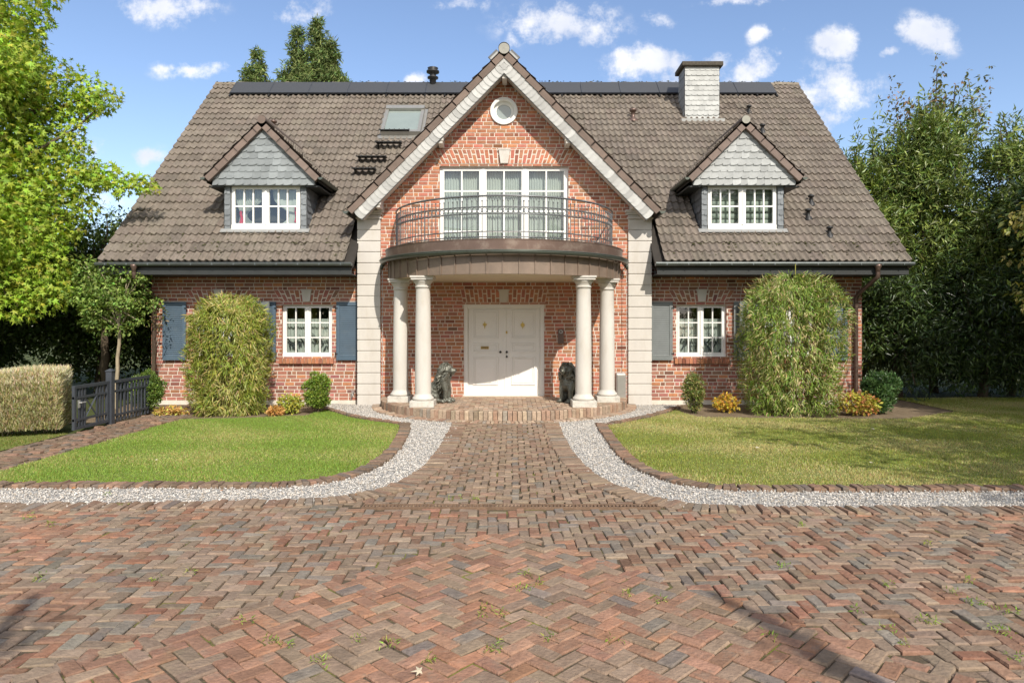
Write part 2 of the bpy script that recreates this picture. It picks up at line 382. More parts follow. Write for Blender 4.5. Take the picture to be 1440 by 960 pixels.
# windows in the wings: (x0,x1,z0,z1)
WZ0, WZ1 = Z(503, YW), Z(427, YW)
winL = (W(396, YW), W(467, YW), WZ0, WZ1); winLh = (W(273, YW), W(344, YW), WZ0, WZ1)
winR = (W(951, YW), W(1022, YW), WZ0, WZ1); winRh = (W(1074, YW), W(1145, YW), WZ0, WZ1)
for nm, x0, x1, hs in (('left', XL, BAYL + .02, [winL, winLh]), ('right', BAYR - .02, XR, [winR, winRh])):
    mb = MB(); brick_wall(mb, x0, x1, .09, 3.3, YW, hs, base=BR_WING)
    for a, b, c, d in hs: jack_arch(mb, a - .03, b + .03, WZ1 + .04, WZ1 + .33, YW, BR_WING)
    mb.box(x0, x1, YW - .03, YW + .2, -.1, .09, 1)                  # pale render plinth
    part(mb, 'brick_wall', [M['brick'], M['mortar']])
# gable ends and rear wall
for sx, xx in ((-1, XL), (1, XR)):
    mb = MB()
    if sx < 0: T = lambda v: np.stack([XL + (v[:, 1] - 100), 100 + YB - v[:, 0] - 100 + YW, v[:, 2]], 1)
    else: T = lambda v: np.stack([XR - (v[:, 1] - 100), v[:, 0], v[:, 2]], 1)
    ym = (YW + YB) / 2
    brick_wall(mb, YW, YB, .0, 9.2, 100, (), lambda z: (max(YW, ym - (9.35 - z)), min(YB, ym + (9.35 - z))), BR_WING, T, reveal=False)
    part(mb, 'brick_wall', [M['brick'], M['mortar']])
mb = MB(); mb.box(XL + .01, XR - .01, YB - .2, YB, 0, 3.2, 0, BR_WING); part(mb, 'brick_wall', [M['brick'], M['mortar']])
# inner lining so rooms are dark and closed
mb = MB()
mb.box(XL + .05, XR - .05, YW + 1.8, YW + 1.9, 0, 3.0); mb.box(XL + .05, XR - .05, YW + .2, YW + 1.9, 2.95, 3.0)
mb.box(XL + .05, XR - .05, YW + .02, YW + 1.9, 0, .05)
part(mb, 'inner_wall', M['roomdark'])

# --- central bay
APX = 8.10; SL = 1.029
def roofz(x): return APX - abs(x - XC) * SL
DOOR = (W(652, Y0), W(765.5, Y0), Z(557, Y0), Z(427.5, Y0))
BD = (W(618, Y0), W(799.5, Y0), 3.42, Z(233, Y0))
RWc = (W(708.5, Y0), Z(156.5, Y0)); RWr = .24
RWr = .30
rwh = [(RWc[0] - math.sqrt(max(0, RWr ** 2 - dz ** 2)), RWc[0] + math.sqrt(max(0, RWr ** 2 - dz ** 2)), RWc[1] + dz - .05, RWc[1] + dz + .05) for dz in np.arange(-RWr + .02, RWr, .05)]
mb = MB()
brick_wall(mb, BAYL + .3, BAYR - .3, .09, 7.85, Y0, [DOOR, BD] + rwh, lambda z: (XC - (APX - .42 - z) / SL, XC + (APX - .42 - z) / SL), BR_BAY, dark=.08)
jack_arch(mb, BD[0] - .03, BD[1] + .03, BD[3] + .04, BD[3] + .38, Y0, BR_BAY, .18)
jack_arch(mb, DOOR[0] - .02, DOOR[1] + .02, DOOR[3] + .03, DOOR[3] + .35, Y0, BR_BAY, .06)
part(mb, 'gable_wall', [M['brick'], M['mortar']])
mb = MB()                                             # cheeks of the bay
for x in (BAYL, BAYR - .03): mb.box(x, x + .03, Y0 + .03, 17.4, 0.05, 4.5, 0, BR_BAY)
mb.box(BAYL + .03, BAYR - .03, Y0 + 1.6, Y0 + 1.7, .2, 4.6, 1); mb.box(BAYL + .6, BAYR - .6, Y0 + .3, Y0 + 1.7, 2.9, 3.0, 1)
mb.hull([(BAYL + .1, Y0 + 1.65, 4.6), (BAYR - .1, Y0 + 1.65, 4.6), (XC, Y0 + 1.65, 7.8)], (0, .05, 0), 1)
part(mb, 'bay_side', [M['brick'], M['roomdark']])
# quoins
for x0, x1 in ((BAYL, W(535.5, Y0)), (W(883, Y0), BAYR)):
    mb = MB(); top = Z(308, 15.95); zb = .0; n = 17; hh = (top - zb) / n
    mb.box(x0 + .012, x1 - .012, Y0 - .035, Y0 + .32, zb, top)
    for i in range(n): mb.box(x0, x1, Y0 - .055, Y0 + .30, zb + i * hh + .009, zb + (i + 1) * hh - .009)
    q = part(mb, 'pilaster', M['cream'], bevel=.008)
    cp = MB(); cx = (x0 + x1) / 2
    for dz0, dz1, g in ((0, .05, .03), (.05, .10, .0), (.10, .15, .04), (.15, .21, .075)): cp.box(x0 - g, x1 + g, Y0 - .055 - g, Y0 + .3, top + dz0, top + dz1 - .002)
    part(cp, 'capital', M['cream'], q, bevel=.01)

# ---------------------------------------------------------------- windows
def bars(mb, x0, x1, z0, z1, Y, t, d, m=0):
    mb.box(x0, x1, Y, Y + d, z0, z1, m)
def window(name, x0, x1, z0, z1, Y, ncas, cols, rows, parent=None, post=.07, fr=.06, mun=.028, sill=.09, curtain='curtain', cstyle='drape', depth=.09):
    mb = MB(); yf = Y + depth
    mb.box(x0, x1, yf, yf + .07, z1 - fr, z1); mb.box(x0, x1, yf - .02, yf + .07, z0, z0 + sill)
    mb.box(x0 - .0, x1 + .0, yf - .05, yf + .07, z0, z0 + .03)
    mb.box(x0, x0 + fr, yf + .0015, yf + .068, z0 + sill, z1 - fr); mb.box(x1 - fr, x1, yf + .0015, yf + .068, z0 + sill, z1 - fr)
    wi = (x1 - x0 - 2 * fr - (ncas - 1) * post) / ncas; gz0, gz1 = z0 + sill, z1 - fr; ca = .035
    gl = MB()
    for k in range(ncas):
        a = x0 + fr + k * (wi + post); b = a + wi
        if k: mb.box(a - post, a, yf - .022, yf + .066, gz0, gz1)
        if k: mb.tube([(a - post / 2, yf - .03, gz0), (a - post / 2, yf - .03, gz1)], .012, 6)
        mb.box(a + .002, a + ca, yf - .012, yf + .05, gz0 + ca, gz1 - ca); mb.box(b - ca, b - .002, yf - .012, yf + .05, gz0 + ca, gz1 - ca)
        mb.box(a + .002, b - .002, yf - .012, yf + .05, gz0 + .002, gz0 + ca); mb.box(a + .002, b - .002, yf - .012, yf + .05, gz1 - ca, gz1 - .002)
        ia, ib, ja, jb = a + ca, b - ca, gz0 + ca, gz1 - ca
        for c in range(1, cols): xx = ia + (ib - ia) * c / cols; mb.box(xx - mun / 2, xx + mun / 2, yf - .006, yf + .03, ja, jb)
        for r in range(1, rows): zz = ja + (jb - ja) * r / rows; mb.box(ia, ib, yf - .008, yf + .028, zz - mun / 2, zz + mun / 2)
        gl.add([(ia, yf + .015, ja), (ib, yf + .015, ja), (ib, yf + .015, jb), (ia, yf + .015, jb)], [(0, 1, 2, 3)])
    w = part(mb, name, M['white'], parent)
    if parent is None: pass
    par = w if parent is None else parent
    part(gl, 'pane', M['glass'], par)
    cb = MB(); yc = yf + .16
    def sheet(xa, xb, zt, zbot, fold=.05, amp=.018, pinch=None):
        n = max(int((xb - xa) / .008), 12); mrows = 12; V = []
        for r in range(mrows + 1):
            t = r / mrows; z = zt + (zbot - zt) * t
            for i in range(n + 1):
                s = i / n; xx = xa + (xb - xa) * s
                if pinch:
                    px_, pt, w0 = pinch; g = math.exp(-((t - pt) / .28) ** 2); xx = xx + (px_ - xx) * g * w0
                V.append((xx, yc + amp * math.sin(s * (xb - xa) / fold * 6.28 + 1.3 * math.sin(s * 9 + t)) + .006 * math.sin(t * 5 + s * 20), z))
        cb.add(V, [(r * (n + 1) + i, r * (n + 1) + i + 1, (r + 1) * (n + 1) + i + 1, (r + 1) * (n + 1) + i) for r in range(mrows) for i in range(n)])
    for k in range(ncas):
        a = x0 + fr + k * (wi + post); b = a + wi
        if cstyle == 'full': sheet(a - .03, b + .03, gz1 - .03, gz0, .06, .02)
        elif cstyle == 'cafe': sheet(a - .02, b + .02, gz0 + (gz1 - gz0) * .74, gz0, .07, .012)
        elif cstyle == 'tied':
            if k == 0: sheet(a - .02, a + wi * .93, gz1, gz0, .05, .02, (a + .12, .72, .75))
            else: sheet(b + .02, b - wi * .93, gz1, gz0, .05, .02, (b - .12, .72, .75))
        elif cstyle == 'blind_or_sky_sheet':
            nb = 6
            for i in range(nb): cb.box(a - .02, b + .02, yc - .01 - .006 * (i % 2), yc + .01, gz0 + (gz1 - gz0) * i / nb + .012, gz0 + (gz1 - gz0) * (i + 1) / nb)
    part(cb, 'curtain', M[curtain], par, smooth=True)
    return w
def sill_bricks(x0, x1, z, par):
    mb = MB(); n = int((x1 - x0) / .082)
    mb.box(x0 + .01, x1 - .01, YW - .04, YW + .05, z - .12, z - .012, 1)
    for i in range(n):
        a = x0 + (x1 - x0) * i / n; b = x0 + (x1 - x0) * (i + 1) / n
        v = [(a + .006, YW - .075, z - .135), (b - .006, YW - .075, z - .135), (b - .006, YW - .06, z - .01), (a + .006, YW - .06, z - .01)]
        mb.hull(v, (0, .1, 0), 0, brickcols(1, (.36, .15, .085), .15, .1)[0])
    part(mb, 'brick_sill', [M['brick'], M['mortar']], par)
for (a, b, c, d), st in ((winLh, 'cafe'), (winL, 'cafe'), (winR, 'cafe'), (winRh, 'cafe')):
    w = window('window', a, b, c, d, YW, 2, 2, 3, cstyle=st)
    sill_bricks(a - .05, b + .05, c, w)
    ks = MB(); keystone(ks, (a + b) / 2, d + .05, d + .34, YW - .01); part(ks, 'keystone', M['cream'], w, bevel=.006)
# dried flower sprays standing behind the lower panes
for (a, b, c, d) in (winL, winR):
    fb = MB()
    for i in range(16):
        x = a + .1 + (b - a - .2) * (i + random.random()) / 16; z = c + .12 + random.random() * .25
        fb.tube([(x, YW + .21, z), (x + random.uniform(-.12, .12), YW + .21, z + .13), (x + random.uniform(-.25, .25), YW + .21, z + random.uniform(.1, .35))], [.02, .016, .004], 5)
    wobj = [o for o in house.children if o.name.startswith('window') and abs(o.data.vertices[0].co.x - a) < .01][0]
    part(fb, 'dried_branch', M['fence'], wobj)
# balcony door
bw = window('balcony_door', BD[0], BD[1], BD[2] + .04, BD[3], Y0, 3, 2, 4, post=.10, fr=.07, mun=.035, sill=.12, cstyle='full')
ks = MB(); keystone(ks, XC, BD[3] + .045, BD[3] + .38, Y0 - .012, .18, .27); part(ks, 'keystone', M['cream'], bw, bevel=.006)
# round window
def torus_ring(mb, c, y0, y1, ri, ro, n=40, m=0):
    V = []
    for i in range(n):
        a = 2 * PI * i / n
        for r, y in ((ri, y1), (ri, y0 + .01), (ri + .02, y0), (ro - .01, y0), (ro, y0 + .015), (ro, y1)): V.append((c[0] + r * math.cos(a), y, c[1] + r * math.sin(a)))
    k = 6; mb.add(V, [(i * k + j, i * k + (j + 1) % k, ((i + 1) % n) * k + (j + 1) % k, ((i + 1) % n) * k + j) for i in range(n) for j in range(k)], m)
mb = MB(); torus_ring(mb, RWc, Y0 - .04, Y0 + .02, .245, .325); rw = part(mb, 'round_window', M['white'], smooth=False)
mb = MB(); torus_ring(mb, RWc, Y0 + .06, Y0 + .13, .175, .30); torus_ring(mb, RWc, Y0 + .03, Y0 + .1, .235, .26); part(mb, 'frame', M['white'], rw)
mb = MB(); mb.add([(RWc[0] + .18 * math.cos(i * PI / 16), Y0 + .09, RWc[1] + .18 * math.sin(i * PI / 16)) for i in range(32)] + [(RWc[0], Y0 + .09, RWc[1])], [(i, (i + 1) % 32, 32) for i in range(32)])
part(mb, 'pane', M['skyglass'], rw)
mb = MB(); mb.box(RWc[0] - .25, RWc[0] + .25, Y0 + .105, Y0 + .115, RWc[1] - .25, RWc[1] + .25); part(mb, 'blind_or_sky_sheet', M['curtain'], rw)  # added pale sheet behind the pane, standing in for sky reflected in it

# shutters
def shutter(hx, side, m, ang=0, label=None):
    """hx: hinge x; side +1 extends to +x"""
    w = .545; z0, z1 = Z(506, YW), Z(424.5, YW); mb = MB(); t = .04
    def bx(a, b, y0, y1, c, d): mb.box(min(a * side, b * side), max(a * side, b * side), y0, y1, c, d)
    s = .075
    bx(0, s, -t, 0, z0, z1); bx(w - s, w, -t, 0, z0, z1); bx(s, w - s, -t + .002, -.002, z1 - .09, z1); bx(s, w - s, -t + .002, -.002, z0, z0 + .11)
    n = 26; zz0, zz1 = z0 + .11, z1 - .09
    for i in range(n):
        z = zz0 + (zz1 - zz0) * i / n; dz = (zz1 - zz0) / n
        xa, xb = sorted((s * side, (w - s) * side))
        mb.hull([(xa, -.006, z + dz * 1.15), (xb, -.006, z + dz * 1.15), (xb, -.032, z + .004), (xa, -.032, z + .004)], (0, .006, .004))
    o = mb.build('shutter', m); o.parent = house; o.location = Vector((hx, YW - .035, 0)) - house.location; o.rotation_euler = (0, 0, -ang * side)
    if label: o['label'] = label
    for z in (z0 + .14, z1 - .16):
        hb = MB(); hb.box(-.03, .03, -.055, -.041, z, z + .025); hb.tube([(-.02 * side, -.045, z - .02), (-.02 * side, -.045, z + .05)], .012, 6)
        h = hb.build('hinge', M['black']); h.parent = o
    return o
shutter(W(263, YW), -1, M['shutter_blue'], .03, 'blue-grey louvred shutter')
shutter(W(351, YW), 1, M['shutter_sunlit_grey'], .22, 'shutter with sunlit grey in its colour, standing slightly open behind the bamboo')
shutter(W(389, YW), -1, M['shutter_blue'], .0)
shutter(W(474, YW), 1, M['shutter_blue'], .0)
shutter(W(945, YW), -1, M['shutter_sunlit_grey'], .02, 'louvred shutter with sunlit pale grey put into its colour')
shutter(W(1031, YW), 1, M['shutter_sunlit_grey'], .06); shutter(W(1066, YW) + .0, -1, M['shutter_sunlit_grey'], .3)
shutter(W(1158, YW), 1, M['shutter_blue'], .0)

# ---------------------------------------------------------------- front door
dr = MB(); x0, x1, z0, z1 = DOOR
for a, b, c, d in ((x0, x0 + .085, z0, z1), (x1 - .085, x1, z0, z1), (x0 + .085, x1 - .085, z1 - .09, z1)): dr.box(a, b, Y0 + .03, Y0 + .16, c, d)
for a, b, c, d in ((x0 + .085, x0 + .11, z0, z1 - .09), (x1 - .11, x1 - .085, z0, z1 - .09), (x0 + .11, x1 - .11, z1 - .115, z1 - .09)): dr.box(a, b, Y0 + .06, Y0 + .15, c, d)
dr.box(x0, x1, Y0 + .02, Y0 + .2, z0 - .04, z0 + .008)
door = part(dr, 'front_door', M['doorpaint'], bevel=.006)
xm = W(710, Y0); yd = Y0 + .10
def panel(mb, a, b, c, d):
    for k, (o_, w_, p) in enumerate(((0, .026, .024), (.05, .016, .014))):
        A, B, Cc, D = a + o_, b - o_, c + o_, d - o_
        mb.box(A, B, yd - p, yd + .001, Cc, Cc + w_); mb.box(A, B, yd - p, yd + .001, D - w_, D)
        mb.box(A, A + w_, yd - p + .001, yd + .001, Cc + w_, D - w_); mb.box(B - w_, B, yd - p + .001, yd + .001, Cc + w_, D - w_)
for k, (a, b) in enumerate(((x0 + .112, xm - .004), (xm + .004, x1 - .112))):
    lf = MB(); lf.box(a, b, yd, yd + .05, z0 + .01, z1 - .117)
    ia, ib = a + (.10 if k == 0 else .15), b - (.15 if k == 0 else .10)
    for py0, py1 in ((435.5, 476), (482.5, 495.5), (501.5, 541.5)): panel(lf, ia, ib, Z(py1, Y0), Z(py0, Y0))
    if k == 1: lf.box(a - .02, a + .03, yd - .016, yd, z0 + .012, z1 - .12)
    part(lf, 'door_leaf', M['doorpaint'], door, bevel=.003)
    orn = MB(); cx = W(681.5, Y0) if k == 0 else W(735, Y0); cz = Z(457, Y0)
    def dia(x, z, w_, h_): orn.hull([(x, yd - .02, z - h_), (x + w_, yd - .024, z), (x, yd - .02, z + h_), (x - w_, yd - .024, z)], (0, .015, 0))
    dia(cx, cz, .022, .10); dia(cx, cz + .02, .045, .03); dia(cx - .035, cz + .01, .014, .03); dia(cx + .035, cz + .01, .014, .03)
    if k: torus_ring(orn, (cx, cz), yd - .03, yd - .015, .028, .045, 16)
    part(orn, 'door_ornament', M['brass'], door)
lb = MB(); cx, cz = W(681.5, Y0), Z(489, Y0)
lb.box(cx - .095, cx + .095, yd - .02, yd - .001, cz - .032, cz + .032); part(lb, 'letter_slot', M['brass'], door, bevel=.012)
lb = MB(); lb.box(cx - .078, cx + .078, yd - .026, yd - .021, cz - .02, cz + .02); pl = part(lb, 'name_plate', M['rust'], door)
lb = MB(); pts = [(cx - .065 + .13 * t, yd - .030, cz + .013 * math.sin(t * 26 + 2 * math.sin(t * 7))) for t in np.linspace(0, 1, 50)]
lb.tube(pts, .0032, 5); part(lb, 'script_lettering', M['brass'], door)
for px, py, r in ((703.5, 495, .028), (712.5, 495, .028), (712.5, 501.5, .024)):
    kb = MB(); kx, kz = W(px, Y0), Z(py, Y0); kb.tube([(kx, yd - .01, kz), (kx, yd - .03, kz), (kx, yd - .05, kz), (kx, yd - .058, kz)], [r, r * .6, r, r * .6], 14); part(kb, 'door_knob', M['black'], door, smooth=True)
kb = MB(); kb.box(W(711.3, Y0), W(713.5, Y0), yd - .03, yd - .015, Z(469, Y0), Z(465.5, Y0)); part(kb, 'door_lock', M['brass'], door)
ks = MB(); keystone(ks, W(708.5, Y0), DOOR[3] + .045, DOOR[3] + .34, Y0 - .012, .16, .25); part(ks, 'keystone', M['cream'], door, bevel=.006)
ic = MB(); ic.box(W(784.5, Y0), W(792.5, Y0), Y0 - .05, Y0 - .008, Z(483, Y0), Z(463, Y0)); icp = part(ic, 'intercom', M['pipe'], bevel=.006)
ic = MB(); torus_ring(ic, (W(788.5, Y0), Z(466.3, Y0)), Y0 - .062, Y0 - .05, .025, .042, 20); part(ic, 'camera_ring', M['galv'], icp)

# ---------------------------------------------------------------- porch floor (raised brick half-round)
PC = (XC, Y0)
def pav_cols(n, kind='grey'):
    pal = {'grey': [((.235, .175, .128), .50), ((.225, .135, .092), .28), ((.195, .168, .138), .15), ((.255, .135, .09), .07)],
           'red': [((.275, .158, .108), .40), ((.245, .178, .128), .42), ((.31, .165, .105), .12), ((.185, .155, .13), .06)],
           'path': [((.245, .18, .128), .60), ((.22, .145, .102), .30), ((.195, .165, .135), .10)],
           'porch': [((.37, .28, .205), .62), ((.33, .22, .155), .30), ((.28, .235, .19), .08)],
           'dark': [((.185, .13, .092), .55), ((.23, .145, .10), .30), ((.15, .122, .098), .15)]}[kind]
    w = np.array([p[1] for p in pal]); idx = rng.choice(len(pal), n, p=w / w.sum())
    c = np.array([p[0] for p in pal])[idx]
    return np.clip(c * (1 + .12 * rng.standard_normal((n, 1))) * (1 + .015 * rng.standard_normal((n, 3))), .03, .8)
PV = np.array([(-.5, -.5, -1), (.5, -.5, -1), (.5, .5, -1), (-.5, .5, -1), (-.5, -.5, -.12), (.5, -.5, -.12), (.5, .5, -.12), (-.5, .5, -.12), (-.46, -.42, 0), (.46, -.42, 0), (.46, .42, 0), (-.46, .42, 0)], float)
PF = np.array([(0, 1, 5, 4), (1, 2, 6, 5), (2, 3, 7, 6), (3, 0, 4, 7), (4, 5, 9, 8), (5, 6, 10, 9), (6, 7, 11, 10), (7, 4, 8, 11), (8, 9, 10, 11)])
def lay(mb, pos, ang, size, z, cols, jit=.006, tilt=.02, rel=.005, th=.06):
    """lay pavers: pos Nx2, ang N, size Nx2 (length, width)"""
    pos = np.asarray(pos, float); n = len(pos)
    if n == 0: return
    ang = np.asarray(ang) + rng.normal(0, .022, n); ca, sa = np.cos(ang), np.sin(ang)
    R = np.zeros((n, 3, 3)); tx, ty = rng.normal(0, tilt, n), rng.normal(0, tilt, n)
    R[:, 0, 0] = ca; R[:, 0, 1] = -sa; R[:, 1, 0] = sa; R[:, 1, 1] = ca; R[:, 2, 2] = 1; R[:, 2, 0] = tx; R[:, 2, 1] = ty
    size = np.asarray(size, float) * (1 + rng.normal(0, .02, (n, 2)))
    v = np.broadcast_to(PV[None], (n, 12, 3)).copy()
    cj = rng.normal(0, .016, (n, 4, 2)); cj = rng.normal(0, .028, (n, 4, 2)) * np.array([.55, 1]); v[:, 8:12, :2] += cj; v[:, 4:8, :2] += cj * .9; v[:, 8:12, 2] += rng.normal(0, .05, (n, 4))
    v *= np.concatenate([size, np.full((n, 1), th)], 1)[:, None]
    v = np.einsum('nij,nkj->nki', R, v)
    v += np.stack([pos[:, 0] + rng.normal(0, jit * .5, n), pos[:, 1] + rng.normal(0, jit * .5, n), z + rng.normal(0, rel, n)], 1)[:, None]
    f = (PF[None] + (np.arange(n) * 12)[:, None, None]).reshape(-1, 4)
    mb.add(v.reshape(-1, 3), f, 0, np.repeat(cols, 12, axis=0))
pf = MB()
pf.ring(PC, .01, 2.78, -.05, .19, -90, 90, 60, 1)
# riser: soldiers round the edge
r = 2.84; n = int(PI * r / .094)
for i in range(n):
    a = -PI / 2 + PI * (i + .5) / n; cx, cy = PC[0] + (r - .09) * math.sin(a), PC[1] - (r - .09) * math.cos(a)
    c = pav_cols(1, 'porch')[0]; w = .041; ca, sa = math.cos(a), math.sin(a); dj = random.uniform(-.006, .008)
    def q(u, v_, z): return (cx + u * ca + v_ * sa, cy + u * sa - v_ * ca, z)
    d1 = .09 + dj; zt = .222 + random.uniform(-.004, .004)
    v = [q(-w, -.1, .02), q(w, -.1, .02), q(w, d1, .02), q(-w, d1, .02), q(-w, -.1, zt), q(w, -.1, zt), q(w * .95, d1 - .012, zt), q(-w * .95, d1 - .012, zt), q(w, d1, zt - .014), q(-w, d1, zt - .014)]
    pf.add(v, [(3, 2, 8, 9), (9, 8, 6, 7), (4, 5, 6, 7), (0, 1, 5, 4)], 0, c); pf.add(v, [(2, 1, 5), (2, 5, 6), (2, 6, 8), (0, 3, 9), (0, 9, 7), (0, 7, 4)], 0, c)
# floor pavers: herringbone
def herring(x0, x1, y0, y1, L_, Wd, rot, origin=(0, 0)):
    """returns positions, angles for a herringbone of L_ x Wd bricks (L_ = 2 Wd) covering a rectangle"""
    P, A = [], []; R_ = max(x1 - x0, y1 - y0) * .75 + 1; cx, cy = (x0 + x1) / 2, (y0 + y1) / 2; c, s = math.cos(rot), math.sin(rot)
    k = int(R_ / Wd) + 4
    for i in range(-k, k):
        for j in range(-k, k):
            m4 = (i - j) % 4
            if m4 == 0: u, v_, a = i * Wd + Wd, j * Wd + Wd / 2, 0.
            elif m4 == 3: u, v_, a = i * Wd + Wd / 2, j * Wd + Wd, PI / 2
            else: continue
            x, y = c * u - s * v_ + cx + origin[0], s * u + c * v_ + cy + origin[1]
            if x0 <= x <= x1 and y0 <= y <= y1: P.append((x, y)); A.append(a + rot)
    return np.array(P), np.array(A)
P, A = herring(XC - 2.8, XC + 2.8, 13.2, 16, .2, .1, 0)
k = (np.hypot(P[:, 0] - PC[0], P[:, 1] - PC[1]) < 2.66) & (P[:, 1] < 15.97); P, A = P[k], A[k]
lay(pf, P, A, np.tile([.19, .09], (len(P), 1)), .218, pav_cols(len(P), 'porch'), tilt=.008, rel=.002, th=.04)
pf.box(W(650, Y0), W(767, Y0), 15.72, 15.99, .2, .228, 0, (.46, .34, .25))
part(pf, 'porch_floor', [M['paver'], M['joint']])

# columns
def column(x, y):
    s = MB(); zb = .22; zt = 2.9
    prof = [(.166, .28), (.168, .31), (.167, .6), (.165, 1.2), (.158, 1.8), (.147, 2.42), (.150, 2.46), (.166, 2.465), (.166, 2.49), (.150, 2.50), (.150, 2.54)]
    s.lathe(prof, (x, y, zb - .02), 32); col = part(s, 'column', M['column'], smooth=True, loc=None)
    b = MB(); b.box(x - .25, x + .25, y - .25, y + .25, zb - .01, zb + .125); 
    b2 = MB(); b2.lathe([(.0, .12), (.19, .12), (.215, .135), (.224, .16), (.215, .185), (.19, .20), (.188, .215), (.175, .225), (.168, .25), (.155, .30)], (x, y, zb), 32)
    part(b, 'plinth', M['plinth'], col, bevel=.012); part(b2, 'base_ring', M['column'], col, smooth=True)
    c = MB(); c.lathe([(.15, 2.50), (.155, 2.53), (.162, 2.545), (.185, 2.58), (.205, 2.605), (.205, 2.62)], (x, y, zb - .03), 32); part(c, 'echinus', M['column'], col, smooth=True)
    a = MB(); a.box(x - .225, x + .225, y - .225, y + .225, zt - .085, zt - .04); a.box(x - .245, x + .245, y - .245, y + .245, zt - .04, zt - .001); part(a, 'abacus', M['column'], col, bevel=.006)
for s in (-1, 1): column(XC + s * 1.66, 14.13); column(XC + s * 2.27, 15.02)

# ---------------------------------------------------------------- balcony
bs = MB(); bs.ring(PC, .01, 2.62, 2.9, 3.22); balc = part(bs, 'balcony', M['soffit'])
cl = MB(); cl.ring(PC, 2.60, 2.66, 2.895, 3.3, n=80)
for i in range(1, 26):
    a = math.radians(-90 + 180 * i / 26); ca, sa = math.cos(a), math.sin(a)
    c = (PC[0] + 2.665 * sa, PC[1] - 2.665 * ca)
    pts = [(c[0] + u * ca + v_ * sa, c[1] + u * sa - v_ * ca) for u, v_ in ((-.009, -.02), (.009, -.02), (.009, .022), (-.009, .022))]
    cl.hull([(x, y, 2.893) for x, y in pts], (0, 0, .40))
part(cl, 'copper_cladding', M['copper'], balc)
cp = MB(); cp.ring(PC, 2.5, 2.74, 3.36, 3.39, n=80); cp.ring(PC, 2.68, 2.735, 3.38, 3.56, n=80); cp.ring(PC, 2.44, 2.745, 3.56, 3.575, n=80); cp.ring(PC, 2.40, 2.44, 3.3, 3.574, n=80)
part(cp, 'parapet_cap', M['copper2'], balc)
fl = MB(); fl.ring(PC, .01, 2.45, 3.22, 3.36); part(fl, 'balcony_floor', M['plinth'], balc)
gt = MB(); n = 80; V = []
for i in range(n + 1):
    a = math.radians(-88 + 176 * i / n)
    for k in range(9):
        b = PI + PI * k / 8; rr = 2.80 + .065 * math.cos(b); zz = 3.335 + .065 * math.sin(b); V.append((PC[0] + rr * math.sin(a), PC[1] - rr * math.cos(a), zz))
gt.add(V, [(i * 9 + k, i * 9 + k + 1, (i + 1) * 9 + k + 1, (i + 1) * 9 + k) for i in range(n) for k in range(8)])
gt.tube([(PC[0] + 2.867 * math.sin(math.radians(-88 + 176 * i / n)), PC[1] - 2.867 * math.cos(math.radians(-88 + 176 * i / n)), 3.34) for i in range(n + 1)], .012, 6)
for s in (-1, 1):
    a = s * math.radians(86); cx, cy = PC[0] + 2.80 * math.sin(a), PC[1] - 2.80 * math.cos(a)
    gt.tube([(cx, cy, 3.30), (cx + s * .04, cy - .02, 3.24), (cx + s * .05, cy - .02, 3.17)], [.05, .045, .03], 10)
g = part(gt, 'balcony_gutter', M['gutgreen'], balc, smooth=True); sm = g.modifiers.new('sol', 'SOLIDIFY'); sm.thickness = .004
for s in (-1, 1):
    a = s * math.radians(86); cx, cy = PC[0] + 2.84 * math.sin(a), PC[1] - 2.84 * math.cos(a) - .02
    if s < 0: cx += .02
    cb = MB()
    for i in range(int(2.95 / .05)):
        z = 3.17 - i * .05; dx = .008 if i % 2 else .003; dy = .003 if i % 2 else .008
        cb.box(cx - dx, cx + dx, cy - dy, cy + dy, z - .046, z)
    part(cb, 'rain_chain', M['galv'])
# railing
rl = MB(); RR = 2.5
def arcpts(r, z, n=72, a0=-89, a1=89): return [(PC[0] + r * math.sin(math.radians(a0 + (a1 - a0) * i / n)), PC[1] - r * math.cos(math.radians(a0 + (a1 - a0) * i / n)), z) for i in range(n + 1)]
rl.tube(arcpts(RR, 4.45), .020, 8)
for z in (4.235, 4.095, 3.745, 3.64): rl.tube(arcpts(RR, z), .012, 6)
rail = part(rl, 'railing', M['iron'], smooth=True)
nb = 74
rgb = MB()
for i in range(nb + 1):
    a = math.radians(-88 + 176 * i / nb); x, y = PC[0] + RR * math.sin(a), PC[1] - RR * math.cos(a)
    b = MB(); full = i % 10 in (0,) ; zt = 4.45 if full else 4.345
    b.tube([(x, y, 3.575 if full else 3.60), (x, y, zt)], .014 if full else .0085, 6)
    if not full: b.lathe([(.001, .03), (.014, .018), (.016, .006), (.009, -.006), (.0085, -.01)], (x, y, zt), 8)
    part(b, 'baluster', M['iron'], rail, smooth=True)
    if i < nb:
        a2 = math.radians(-88 + 176 * (i + .5) / nb); t = Vector((math.cos(a2), math.sin(a2), 0)); c = Vector((PC[0] + RR * math.sin(a2), PC[1] - RR * math.cos(a2), 4.165))
        pts = [c + (t * math.cos(q) * .045 + Vector((0, 0, 1)) * math.sin(q) * .057) for q in np.linspace(0, 2 * PI, 13)]
        rgb.tube([tuple(p) for p in pts], .007, 5, caps=False)
part(rgb, 'ring_band', M['iron'], rail, smooth=True)

